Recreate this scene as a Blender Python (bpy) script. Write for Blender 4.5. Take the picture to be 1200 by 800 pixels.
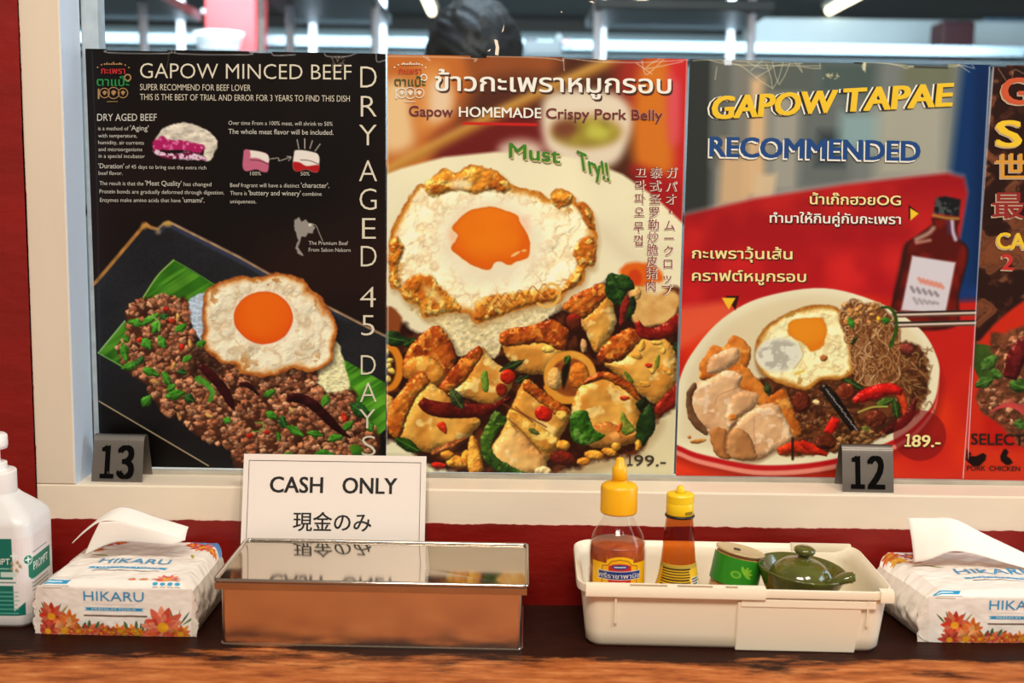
import bpy, bmesh, math, random
import numpy as np
from mathutils import Vector, Matrix
for o in list(bpy.data.objects): bpy.data.objects.remove(o)
SC = bpy.context.scene
# ---------------------------------------------------------------- camera
F_PX, PITCH, ROLL, YAW = 1400.0, math.radians(7.5), math.radians(.85), math.radians(.4)
CAM = Vector((-.008, -1.17, .409))
_f = Vector((math.sin(YAW)*math.cos(PITCH), math.cos(YAW)*math.cos(PITCH), -math.sin(PITCH)))
_r0 = Vector((math.cos(YAW), -math.sin(YAW), 0)); _u0 = _r0.cross(_f)
RIGHT = _r0*math.cos(ROLL)+_u0*math.sin(ROLL); UP = _u0*math.cos(ROLL)-_r0*math.sin(ROLL)
cam_data = bpy.data.cameras.new('camera'); cam = bpy.data.objects.new('camera', cam_data); SC.collection.objects.link(cam)
cam.matrix_world = Matrix(((RIGHT.x, UP.x, -_f.x, CAM.x), (RIGHT.y, UP.y, -_f.y, CAM.y), (RIGHT.z, UP.z, -_f.z, CAM.z), (0, 0, 0, 1)))
cam_data.sensor_width = 36; cam_data.lens = 36*F_PX/1200; cam_data.clip_start = .02
cam_data.dof.use_dof = True; cam_data.dof.focus_distance = 1.19; cam_data.dof.aperture_fstop = 5.0
SC.camera = cam
# ---------------------------------------------------------------- world, lights, exposure
SC.view_settings.view_transform = 'Standard'; SC.view_settings.look = 'None'; SC.view_settings.gamma = 1; SC.view_settings.use_curve_mapping = False
SC.view_settings.exposure = 0
w = bpy.data.worlds.new('World'); SC.world = w; w.use_nodes = True
w.node_tree.nodes['Background'].inputs[0].default_value = (1, .86, .72, 1); w.node_tree.nodes['Background'].inputs[1].default_value = .28
def area(name, loc, target, sx, sy, power, col):
    l = bpy.data.lights.new(name, 'AREA'); l.shape = 'RECTANGLE'; l.size = sx; l.size_y = sy; l.energy = power; l.color = col
    o = bpy.data.objects.new(name, l); SC.collection.objects.link(o); o.location = loc
    o.rotation_euler = (Vector(target)-Vector(loc)).to_track_quat('-Z', 'Y').to_euler(); return o
area('dining_room_lamp', (-.05, -1.5, 1.75), (.1, 0, .15), .7, .35, 31, (1, .90, .77))
area('dining_room_lamp', (.9, -1.3, 1.8), (.1, 0, .15), .5, .35, 17, (1, .89, .75))
area('kitchen_lamp', (0, 2.7, 1.2), (0, 5.6, .9), 3.6, .7, 105, (.80, .94, 1))
area('kitchen_lamp', (.3, 2.0, 2.3), (.2, 2.8, .6), 2.4, .6, 45, (.76, .91, 1))
area('reveal_fill_light', (2.3, -.30, .75), (-.43, .03, .3), .9, 1.3, 22, (.66, .84, 1))  # unseen cool fill added at the right to tint the window reveal
area('kitchen_lamp', (-.1, 1.0, 1.7), (-.43, .06, .35), .6, .6, 20, (.64, .82, 1))
# ---------------------------------------------------------------- helpers
def ray(px, py):
    return (_f*F_PX+RIGHT*(px-600)+UP*(400-py)).normalized()
def at(px, py, Y):                  # the point at depth Y seen where the photograph shows it
    d = ray(px, py); return CAM+d*((Y-CAM.y)/d.y)
def atz(px, py, Z):                 # the point at height Z
    d = ray(px, py); return CAM+d*((Z-CAM.z)/d.z)
def lin(c): return tuple(((x/12.92) if x <= .04045 else ((x+.055)/1.055)**2.4) for x in c)
def rgb(r, g, b): return lin((r/255, g/255, b/255))
# ---------------------------------------------------------------- print painter (numpy): the printed pictures of the posters and packs
import numpy as np, math, random
def _hash(ix, iy, seed):
    h = (ix.astype(np.int64)*374761393 + iy.astype(np.int64)*668265263 + seed*974711) & 0x7fffffff
    h = ((h ^ (h >> 13))*1274126177) & 0x7fffffff
    return ((h ^ (h >> 16)) & 0xffff)/65535.0
def vnoise(x, y, seed=0):
    ix = np.floor(x); iy = np.floor(y); fx = x-ix; fy = y-iy
    fx = fx*fx*(3-2*fx); fy = fy*fy*(3-2*fy)
    a = _hash(ix, iy, seed); b = _hash(ix+1, iy, seed); c = _hash(ix, iy+1, seed); d = _hash(ix+1, iy+1, seed)
    return (a*(1-fx)+b*fx)*(1-fy)+(c*(1-fx)+d*fx)*fy
def fbm(x, y, scale, octv=4, seed=0):
    s = 0; a = .5; t = 0
    for k in range(octv):
        f = (2**k)/scale
        s = s+a*vnoise(x*f+13.7*k, y*f+7.3*k, seed+k*17); t += a; a *= .55
    return s/t
def C(r, g, b): return np.array([r, g, b], float)/255
def mixc(a, b, t): return a*(1-t[..., None])+b*t[..., None]
def sstep(a, b, x):
    t = np.clip((x-a)/(b-a), 0, 1); return t*t*(3-2*t)
def smooth(pts, n=6):
    P = np.array(pts, float); N = len(P); out = []
    for i in range(N):
        p0, p1, p2, p3 = P[i-1], P[i], P[(i+1) % N], P[(i+2) % N]
        for k in range(n):
            t = k/n
            out.append(.5*((2*p1)+(-p0+p2)*t+(2*p0-5*p1+4*p2-p3)*t*t+(-p0+3*p1-3*p2+p3)*t**3))
    return np.array(out)
def spath(pts, n=8):
    P = np.array(pts, float); P = np.vstack([2*P[0]-P[1], P, 2*P[-1]-P[-2]]); out = []
    for i in range(1, len(P)-2):
        p0, p1, p2, p3 = P[i-1:i+3]
        for k in range(n):
            t = k/n
            out.append(.5*((2*p1)+(-p0+p2)*t+(2*p0-5*p1+4*p2-p3)*t*t+(-p0+3*p1-3*p2+p3)*t**3))
    out.append(P[-2]); return np.array(out)
def ell(cx, cy, rx, ry, rot=0, n=20):
    a = np.linspace(0, 2*np.pi, n, endpoint=False); c, s = math.cos(math.radians(rot)), math.sin(math.radians(rot))
    x = rx*np.cos(a); y = ry*np.sin(a)
    return np.stack([cx+x*c-y*s, cy+x*s+y*c], 1)
class Canvas:
    """grid of print samples over a sheet with corners TL, TR, BR, BL"""
    def __init__(s, TL, TR, BR, BL, res, base):
        s.c = [np.array(p, float) for p in (TL, TR, BR, BL)]; s.res = res
        s.W = int(round((TR[0]-TL[0])*res))+1; s.H = int(round((BL[1]-TL[1])*res))+1
        u, v = np.meshgrid(np.linspace(0, 1, s.W), np.linspace(0, 1, s.H)); a, b, c, d = s.c
        s.X = (a[0]*(1-u)+b[0]*u)*(1-v)+(d[0]*(1-u)+c[0]*u)*v
        s.Y = (a[1]*(1-u)+b[1]*u)*(1-v)+(d[1]*(1-u)+c[1]*u)*v
        s.img = np.zeros((s.H, s.W, 3))+base; s.ids = np.zeros((s.H, s.W), np.int32)
    def box(s, xa, ya, xb, yb, pad):
        a, b, c, d = s.c; S = []; T = []
        for x in (xa-pad, xb+pad):
            for y in (ya-pad, yb+pad):
                t = (y-a[1])/(d[1]-a[1]); u = .5
                for _ in range(3):
                    xl = a[0]+(d[0]-a[0])*t; xr = b[0]+(c[0]-b[0])*t; u = (x-xl)/(xr-xl)
                    yt = a[1]+(b[1]-a[1])*u; yb2 = d[1]+(c[1]-d[1])*u; t = (y-yt)/(yb2-yt)
                S.append(u); T.append(t)
        i0 = max(0, int(min(S)*(s.W-1))-1); i1 = min(s.W, int(max(S)*(s.W-1))+3)
        j0 = max(0, int(min(T)*(s.H-1))-1); j1 = min(s.H, int(max(T)*(s.H-1))+3)
        return (slice(j0, j1), slice(i0, i1)) if i1 > i0+1 and j1 > j0+1 else None
    def sdf(s, P, b, X=None, Y=None):
        X = s.X[b] if X is None else X; Y = s.Y[b] if Y is None else Y
        d = np.full(X.shape, 1e9); ins = np.zeros(X.shape, bool)
        for i in range(len(P)):
            ax, ay = P[i-1]; bx, by = P[i]
            ex, ey = bx-ax, by-ay; L = ex*ex+ey*ey+1e-12
            t = np.clip(((X-ax)*ex+(Y-ay)*ey)/L, 0, 1)
            d = np.minimum(d, (X-ax-t*ex)**2+(Y-ay-t*ey)**2)
            c = ((ay > Y) != (by > Y))
            if c.any():
                with np.errstate(all='ignore'): ins ^= c & (X < ex*(Y-ay)/(ey if abs(ey) > 1e-12 else 1e-12)+ax)
        d = np.sqrt(d); return np.where(ins, d, -d)      # positive inside
    def shape(s, pts, col, soft=.8, sm=True, rough=0, rs=8, seed=1, a=1, id=None):
        """flat or patterned shape; col = colour or f(X, Y, d) -> rgb"""
        P = smooth(pts) if sm else np.array(pts, float)
        b = s.box(P[:, 0].min(), P[:, 1].min(), P[:, 0].max(), P[:, 1].max(), soft*2+rough+1)
        if b is None: return
        X, Y = s.X[b], s.Y[b]
        if rough:
            X2 = X+(fbm(X, Y, rs, 3, seed)-.5)*2.4*rough; Y2 = Y+(fbm(X, Y, rs, 3, seed+50)-.5)*2.4*rough
        else: X2, Y2 = X, Y
        d = s.sdf(P, b, X2, Y2)
        m = np.clip(d/soft*.5+.5, 0, 1)*a
        c = col(X, Y, d) if callable(col) else col
        s.img[b] = s.img[b]*(1-m[..., None])+c*m[..., None]
        if id is not None: s.ids[b] = np.where(m > .5, id, s.ids[b])
    def lump(s, pts, cols, r=6, bump=1.2, bs=4, spec=.25, soft=.7, sm=True, rough=1, rs=6, seed=1, amb=.5, L=(-.45, -.6, .66), dark=None, id=None):
        """a printed lump of food: an inflated outline with surface grain"""
        def f(X, Y, d):
            t = np.clip(d/r, 0, 1); h = np.sqrt(np.maximum(0, 1-(1-t)**2))*r*.8
            n1 = fbm(X, Y, bs*1.3, 2, seed+5); h = h+(n1-.5)*2*bump*bs*.26
            gy, gx = np.gradient(h, 1/s.res) if min(h.shape) > 1 else (h*0, h*0)
            nl = np.sqrt(gx*gx+gy*gy+1); lam = np.clip((-gx*L[0]-gy*L[1]+L[2])/nl, 0, 1.2)
            k = fbm(X, Y, bs*2.6, 3, seed+9); k = sstep(.3, .7, k)
            c = mixc(cols[0], cols[1], k) if len(cols) > 1 else np.zeros(X.shape+(3,))+cols[0]
            if len(cols) > 2: c = mixc(c, cols[2], sstep(.56, .7, fbm(X, Y, bs*1.5, 3, seed+31)))
            c = c*(amb+(1.12-amb)*lam[..., None]/.8)
            sp = np.clip(lam-.86, 0, 1)*3*spec*sstep(.45, .62, fbm(X, Y, 3, 2, seed+77))
            return np.clip(c+sp[..., None]*C(255, 225, 170), 0, 1)
        s.shape(pts, f, soft, sm, rough, rs, seed, 1, id)
    def stroke(s, pts, w, col, soft=.6, a=1, w2=None, n=8, id=None):
        P = spath(pts, n) if len(pts) > 2 else np.array(pts, float)
        b = s.box(P[:, 0].min(), P[:, 1].min(), P[:, 0].max(), P[:, 1].max(), w+soft+1)
        if b is None: return
        X, Y = s.X[b], s.Y[b]; best = np.full(X.shape, -1e9); w2 = w if w2 is None else w2; N = len(P)-1
        for i in range(N):
            ax, ay = P[i]; ex, ey = P[i+1]-P[i]; L = ex*ex+ey*ey+1e-12
            t = np.clip(((X-ax)*ex+(Y-ay)*ey)/L, 0, 1); ww = (w+(w2-w)*(i+t)/N)/2
            best = np.maximum(best, ww-np.sqrt((X-ax-t*ex)**2+(Y-ay-t*ey)**2))
        m = np.clip(best/soft*.5+.5, 0, 1)*a
        c = col(X, Y, best) if callable(col) else col
        s.img[b] = s.img[b]*(1-m[..., None])+c*m[..., None]
        if id is not None: s.ids[b] = np.where(m > .5, id, s.ids[b])
    def chili(s, pts, ws, col, col2, seed=1, spec=.5):
        P = spath(pts, 8); n = len(P); w = np.interp(np.linspace(0, 1, n), np.linspace(0, 1, len(ws)), ws)/2
        T = np.gradient(P, axis=0); T /= np.linalg.norm(T, axis=1)[:, None]+1e-9; N = np.stack([-T[:, 1], T[:, 0]], 1)
        s.lump(np.vstack([P+N*w[:, None], (P-N*w[:, None])[::-1]]), [col, col2], r=max(ws)/2, bump=.8, bs=3.5, spec=spec, sm=False, rough=.7, seed=seed)
    def leaf(s, cx, cy, rx, ry, rot, col=None, seed=1, vein=True):
        g = [C(58, 128, 30), C(38, 96, 20)] if col is None else col
        pts = [(-rx, 0), (-.6*rx, -.75*ry), (0, -ry), (.6*rx, -.6*ry), (rx, 0), (.5*rx, .7*ry), (-.1*rx, ry), (-.65*rx, .6*ry)]
        c, q = math.cos(math.radians(rot)), math.sin(math.radians(rot))
        s.lump([(cx+x*c-y*q, cy+x*q+y*c) for x, y in pts], g, r=min(rx, ry)*.8, bump=1.1, bs=4, spec=.4, rough=1.6, rs=5, seed=seed)
        if vein: s.stroke([(cx-rx*c*.8, cy-rx*q*.8), (cx+rx*c*.8, cy+rx*q*.8)], .9, C(120, 175, 60), a=.55)
    def blur(s, r):
        k = max(1, int(r*s.res)); 
        for _ in range(3):
            for ax in (0, 1):
                p = np.pad(s.img, [(k, k) if i == ax else (0, 0) for i in range(3)], mode='edge')
                cs = np.cumsum(p, axis=ax); cs = np.concatenate([np.zeros_like(np.take(cs, [0], ax)), cs], ax)
                n = s.img.shape[ax]; w = 2*k+1
                s.img = (np.take(cs, np.arange(w, w+n), ax)-np.take(cs, np.arange(0, n), ax))/w
    def inside(s, P, x, y):
        c = False
        for i in range(len(P)):
            (ax, ay), (bx, by) = P[i-1], P[i]
            if (ay > y) != (by > y) and x < (bx-ax)*(y-ay)/(by-ay)+ax: c = not c
        return c
    def mince(s, poly, n, rmin, rmax, cols, rnd, id=None):
        xs = [p[0] for p in poly]; ys = [p[1] for p in poly]; k = 0; spots = []
        while k < n:
            x, y = rnd.uniform(min(xs), max(xs)), rnd.uniform(min(ys), max(ys))
            if s.inside(poly, x, y): spots.append((x, y)); k += 1
        for (x, y) in spots:
            r = rnd.uniform(rmin, rmax); m = rnd.randint(7, 10); a0 = rnd.random()*6
            pts = [(x+r*rnd.uniform(.55, 1.3)*math.cos(a0+6.283*i/m), y+r*rnd.uniform(.5, 1.15)*math.sin(a0+6.283*i/m)) for i in range(m)]
            sh = rnd.uniform(.78, 1.12); c = cols[rnd.randrange(len(cols))]
            s.shape([(px+.8, py+1.1) for px, py in pts], C(70, 30, 14), 1.1, True, 0, a=.5, id=id)
            s.lump(pts, [c*sh, c*sh*.78], r=r*.9, bump=1.2, bs=2.6, spec=.3, rough=.8, rs=3, seed=rnd.randrange(999), amb=.62, id=id)

def egg_white(crisp_w, seed, base, brown, edge):
    def f(X, Y, d):
        n = fbm(X, Y, 16, 4, seed); n2 = fbm(X, Y, 7, 3, seed+3); n3 = fbm(X+n*30, Y+n2*25, 9, 3, seed+8)
        s1 = fbm(X+n*14, Y+n2*10, 20, 2, seed+5)*20+fbm(X+n*30, Y+n2*25, 8, 2, seed+8)*3.5; gy, gx = np.gradient(s1, 1/RES); lam = np.clip(.93-.055*gx-.07*gy, .72, 1.02)
        c = base*lam[..., None]*1.18
        rid = 1-np.abs(fbm(X+n2*8, Y+n*12, 17, 3, seed+21)-.5)*9
        c = mixc(c, c*C(205, 178, 150), np.clip(rid, 0, 1)*.55*sstep(4, 14, d))
        w = crisp_w*(.35+1.5*fbm(X, Y, 22, 2, seed+40))
        t = sstep(1, 0, d/w)
        c = mixc(c, brown, np.clip(t*1.25*(.55+.9*n2), 0, 1))
        c = mixc(c, edge, np.clip(sstep(.62, 0, d/w)*(1.3*fbm(X, Y, 5, 3, seed+60)), 0, 1))
        sp = sstep(.66, .74, fbm(X, Y, 12, 4, seed+70))*sstep(26, 8, d)
        return np.clip(mixc(c, brown*.85, sp*.75), 0, 1)
    return f
def yolk(c0, c1, cx, cy, rx, ry, seed):
    def f(X, Y, d):
        t = np.clip(((X-cx)/rx)**2+((Y-cy)/ry)**2, 0, 1)
        c = mixc(c0, c1, t**2*.7+.3*fbm(X, Y, 20, 2, seed))
        return mixc(c, c1*.9, sstep(3, 0, d)*.6)
    return f
BROWN, EDGE = C(214, 140, 52), C(150, 66, 20)
RES = 1.25

def paint_beef():
    cv = Canvas((100, 57), (452, 63), (452, 551.5), (117.5, 546), RES, C(17, 11, 9)); rnd = random.Random(4)
    cv.img += (np.clip(fbm(cv.X, cv.Y, 160, 2, 3)-.45, 0, 1)*np.clip((330-abs(cv.Y-330))/330, 0, 1))[..., None]*C(60, 18, 8)
    # dark stoneware plate with its gold-brown rim
    plate = [(60, 368), (112, 322), (166, 258), (171, 255), (177, 259), (184, 261), (191, 255), (197, 253), (204, 256), (280, 294), (383, 352), (500, 412), (500, 700), (244, 546), (116, 467)]
    def pl(X, Y, d):
        g = fbm(X, Y, 2, 2, 5)*.35+fbm(X, Y, 60, 2, 6)*.5
        c = C(30, 29, 30)*(.62+g[..., None]*1.1)*(1-.45*sstep(360, 540, Y))[..., None]
        left = sstep(190, 175, X); rim = sstep(5.2, 3.2, d)*sstep(470, 380, Y)
        c = mixc(c, C(58, 62, 82), sstep(10, 5, d)*(1-left)*.7*sstep(420, 380, X)*sstep(470, 430, Y))
        c = mixc(c, mixc(C(150, 116, 84), C(160, 104, 46), left)*(.8+.5*fbm(X, Y, 9, 2, 8))[..., None], rim*(left*.95+(1-left)*sstep(3.6, 2.2, d)))
        return c
    cv.shape(plate, pl, 1, False, id=1)
    cv.shape(ell(196, 257, 5, 3), C(216, 160, 60), 2, a=.8); cv.shape(ell(169, 259, 4, 4), C(200, 140, 60), 2, a=.7); cv.shape(ell(185, 266, 3, 3), C(190, 150, 100), 2, a=.6)
    cv.shape([(116, 468.5), (244, 546.6), (244, 560), (100, 560), (100, 460)], C(9, 6, 5), .6, False, id=0)
    cv.stroke([(116, 467), (180, 506), (244, 545.5)], 1.5, C(178, 150, 108), .5)
    # banana leaf
    def lf(X, Y, d):
        u = (X*.55+Y*.83); v = sstep(.35, .65, fbm(u, (X*.83-Y*.55)*.08, 5, 2, 11)); k = fbm(X, Y, 30, 2, 12)
        return mixc(C(40, 96, 14), C(88, 150, 34), v*.75+.25*k)*(.72+.5*k)[..., None]
    cv.shape([(203, 299), (251, 328), (262, 350), (232, 372), (160, 372), (167, 343), (184, 318)], lf, .8, False, id=1)
    cv.stroke([(203, 299), (184, 318), (167, 344)], 1.6, C(150, 180, 84)); cv.stroke([(203, 299), (226, 312), (251, 328)], .9, C(96, 150, 50))
    cv.shape([(146, 371), (115, 409), (143, 426), (170, 440), (170, 380)], lf, .8, False, id=1)
    cv.stroke([(146, 371), (115, 409)], 1.5, C(150, 184, 110)); cv.stroke([(115, 409), (143, 425)], 1.2, C(120, 168, 80))
    cv.shape([(398, 414), (452, 445), (460, 448), (460, 492), (440, 512), (428, 556), (404, 556), (380, 470)], lf, .8, False, id=1)
    # rice
    def rice(c):
        return lambda X, Y, d: np.clip(c*(.72+.55*fbm(X, Y*1.6, 3.2, 3, 22))[..., None], 0, 1)
    cv.shape([(221, 347), (240, 336), (262, 345), (262, 390), (238, 396), (224, 376)], rice(C(190, 200, 205)), 1, rough=2, id=1)
    cv.shape([(390, 396), (402, 414), (406, 432), (410, 446), (408, 455), (396, 462), (360, 462), (340, 430)], rice(C(238, 222, 160)), 1, rough=2, id=1)
    # minced beef
    meat = [(146, 360), (162, 346), (180, 342), (198, 340), (220, 348), (222, 376), (234, 400), (250, 412), (278, 426), (314, 430), (366, 424), (372, 446), (386, 457), (414, 455), (420, 480), (440, 500), (444, 528), (428, 552), (290, 554), (266, 522), (242, 514), (214, 495), (206, 472), (190, 478), (172, 450), (144, 424), (136, 402), (150, 384)]
    cv.shape(meat, lambda X, Y, d: C(74, 36, 20)*(.5+.9*fbm(X, Y, 6, 3, 4))[..., None], 2, True, 4, 9, id=2)
    cols = [C(214, 134, 88), C(202, 120, 74), C(226, 154, 106), C(186, 104, 64), C(160, 86, 54)]
    cv.mince(meat, 1250, 2.6, 5.0, cols, rnd, 2)
    cv.mince([(190, 468), (205, 470), (203, 482), (192, 484)], 6, 3.5, 5.5, cols, rnd, 2)
    cv.shape([(225, 400), (250, 412), (262, 424), (250, 440), (226, 436)], C(30, 16, 10), 5, rough=3, a=.7)
    cv.mince([(226, 402), (262, 416), (270, 432), (232, 436)], 22, 2, 3.4, [C(120, 66, 42), C(84, 44, 28)], rnd, 2)
    for i, (x, y) in enumerate([(194, 357), (201, 371), (213, 402), (164, 393), (313, 505), (402, 484), (404, 488), (293, 509), (330, 545)]):
        cv.lump(ell(x, y, 4, 3, i*50), [C(200, 44, 20), C(170, 30, 14)], r=3, seed=i, spec=.5)
    for i, (x, y, a) in enumerate([(223, 398, 80), (203, 425, 120), (208, 367, 90), (181, 443, 20), (245, 484, 30), (342, 478, 60), (210, 485, 70)]):
        cv.lump(ell(x, y, 5.5, 2.6, a), [C(214, 160, 84), C(190, 120, 60)], r=3, seed=i+40)
    # egg
    o = [(240, 336), (250, 328), (269, 320), (284, 318), (300, 319), (324, 314), (344, 317), (358, 324), (364, 333), (376, 342), (382, 352), (392, 368), (395, 386), (391, 404), (390, 416), (380, 425), (364, 432), (344, 428), (328, 433), (308, 438), (284, 433), (276, 424), (260, 420), (242, 406), (235, 392), (238, 380), (237, 364), (238, 350)]
    cv.shape([(x+2, y+4) for x, y in o], C(28, 14, 8), 4, a=.7)
    cv.shape(o, egg_white(9, 31, C(226, 208, 170), C(216, 132, 50), C(140, 60, 22)), .9, True, 1.8, 7, id=3)
    cv.shape(ell(309, 368, 37, 33.5), C(248, 222, 190), 3, a=.8)
    cv.shape(ell(308.5, 367, 34.5, 31, 4), yolk(C(240, 104, 10), C(232, 82, 8), 308, 360, 36, 34, 3), .9, True, 1, 20, id=3)
    # basil
    G = [C(70, 140, 34), C(44, 104, 20)]; D = [C(36, 84, 30), C(22, 60, 22)]
    L = [(160, 373, 10, 5, 10), (176, 369, 12, 5, -35), (183, 378, 6, 9, 20), (212, 379, 8, 5, -30), (192, 366, 4, 6, 70), (172, 398, 8, 6, 50), (190, 396, 9, 5, 65), (146, 408, 12, 5.5, 80), (153, 424, 12, 5, -20), (164, 418, 7, 4, -50), (177, 432, 11, 5, 20), (195, 440, 11, 5, 60), (172, 466, 9, 6, -60), (206, 459, 12, 6, -15), (222, 464, 7, 6, 30), (201, 450, 7, 4, -40), (219, 416, 7, 4, -30), (148, 392, 6, 4, 60), (236, 398, 5, 6, 80), (213, 432, 6, 4, 10), (266, 490, 5, 4, 20),
         (316, 457, 8, 4, -35), (381, 466, 9, 5, -70), (318, 484, 7, 5, 30), (332, 492, 9, 5, 70), (346, 503, 12, 5, 30), (370, 507, 10, 5, 10), (394, 511, 10, 5, -20), (380, 533, 13, 7, 0), (422, 478, 14, 8, 35), (408, 497, 8, 5, -40), (337, 532, 7, 4, -20), (326, 510, 6, 3, 80), (434, 498, 7, 5, 70)]
    for i, (x, y, rx, ry, a) in enumerate(L): cv.leaf(x, y, rx, ry, a, D if i % 5 == 4 else G, i*7+2)
    cv.stroke([(232, 440), (242, 446), (249, 456), (246, 466)], 8, lambda X, Y, d: mixc(C(40, 100, 20), C(100, 165, 50), fbm(X, Y, 5, 2, 9)), w2=5)
    cv.stroke([(299, 493), (307, 493), (308, 500), (300, 504), (296, 503)], 1.6, C(110, 150, 60)); cv.stroke([(178, 365), (186, 372), (186, 382)], 2, C(130, 170, 70))
    cv.shape([(410, 523), (420, 520), (428, 532), (426, 540), (418, 541)], lf, .8)
    cv.chili([(234, 424), (246, 434), (260, 450), (270, 468), (275, 478)], [5, 11, 12, 9, 2], C(70, 14, 16), C(44, 8, 10), 3, .6)
    cv.chili([(336, 462), (350, 463), (366, 470), (384, 488), (398, 502), (411, 512)], [9, 13, 12, 11, 8, 2], C(62, 16, 18), C(34, 6, 8), 8, .6)
    cv.chili([(280, 446), (292, 448), (304, 460)], [5, 7, 2], C(50, 14, 12), C(34, 8, 8), 5, .4)
    # raw joint at the top
    cv.shape([(178, 163), (186, 156), (202, 153), (218, 157), (236, 161), (239, 166), (240, 170), (232, 175), (220, 172), (206, 172), (190, 171), (180, 173)], lambda X, Y, d: mixc(C(176, 26, 84), C(224, 110, 150), sstep(.5, .75, fbm(X, Y, 4, 3, 61))), .8, True, 1.4, 5, id=4)
    cv.shape([(181, 160), (191, 147), (206, 141.5), (222, 141), (240, 148), (253, 159), (254, 168), (250, 176), (246, 184), (238, 183), (240, 168), (234, 165), (214, 161), (198, 160), (190, 155)], lambda X, Y, d: np.clip(C(228, 208, 178)*(.72+.5*fbm(X, Y*2, 7, 3, 62))[..., None], 0, 1), .9, True, 1.2, 5, id=4)
    cv.shape([(180, 171), (200, 176), (220, 174), (236, 178), (244, 184), (228, 183), (200, 182), (184, 178)], lambda X, Y, d: mixc(C(230, 190, 196), C(120, 20, 60), sstep(.45, .6, fbm(X, Y, 4, 3, 63))), .9, True, 1, 4, id=4)
    for (x, q) in ((284, 0), (343, 1)):
        ID = 5+q
        cv.shape([(x+2, 175), (x+8, 172), (x+22, 174), (x+30, 178), (x+30, 195), (x+24, 197), (x+16, 194), (x+4, 196), (x, 190)], C(236, 218, 196) if q else C(196, 96, 116), .7, id=ID)
        cv.shape([(x+2, 173), (x+8, 172), (x+22, 174), (x+30, 178), (x+30, 186), (x+18, 181), (x+4, 180)], C(236, 218, 196), .7, id=ID)
        if q: cv.shape([(x, 186), (x+8, 186), (x+16, 190), (x+30, 189), (x+30, 196), (x+24, 197), (x+16, 194), (x+3, 196)], C(178, 24, 26), .7, id=ID)
        else: cv.shape([(x+2, 172), (x+8, 172), (x+9, 180), (x+2, 181)], C(198, 96, 116), .7, id=ID)
        cv.stroke([(x+9, 183), (x+20, 184), (x+30, 188)], .7, C(60, 30, 26), .5)
    for p in (((316, 182), (326, 181), (327, 184), (340, 180)), ((336, 179), (341, 180), (338, 184))): cv.stroke(list(p), .7, C(220, 205, 180), .5)
    for (xa, ya, xb, yb) in ((348, 160, 350, 170), (357, 159, 357, 170), (366, 161, 363, 170), (375, 165, 369, 173)): cv.stroke([(xa, ya), (xb, yb)], .8, C(228, 212, 186), .5)
    th = [(345, 252), (350, 249), (353, 254), (358, 252), (362, 256), (366, 256), (369, 261), (366, 268), (360, 268), (358, 272), (353, 272), (351, 278), (349, 284), (352, 288), (356, 294), (354, 294), (349, 291), (346, 285), (349, 276), (347, 268), (344, 260)]
    cv.shape(th, C(150, 138, 124), .7, False, .7, 3, id=7); cv.shape(ell(363, 258, 1.6, 1.6), C(240, 225, 190), 1)
    cv.stroke([(364, 257), (370, 259), (374, 268), (378, 277)], .7, C(200, 185, 160), .5)
    W = C(214, 206, 194)
    for p in ([(127, 57), (127, 61.5), (196, 62.5), (200, 58.5)], [(206, 58.6), (211, 63), (290, 64), (292, 60.4)], [(318, 61), (322, 65), (346, 64)], [(380, 62), (384, 66), (406, 66), (418, 62)], [(441, 63), (442, 72), (452, 70)]): cv.stroke(p, .8, W, .5, a=.8, n=3)
    for i in range(14): x = rnd.uniform(388, 404); y = rnd.uniform(64, 80); cv.stroke([(x, y), (x+rnd.uniform(-4, 4), y+rnd.uniform(1, 8))], .8, C(190, 170, 130), .5, a=.6)
    cv.stroke([(198, 60), (197, 70), (195, 80)], .7, W, .5, a=.35); cv.stroke([(108, 60), (114, 240), (118.5, 545)], .8, C(70, 74, 80), .6, a=.5)
    return cv

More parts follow.
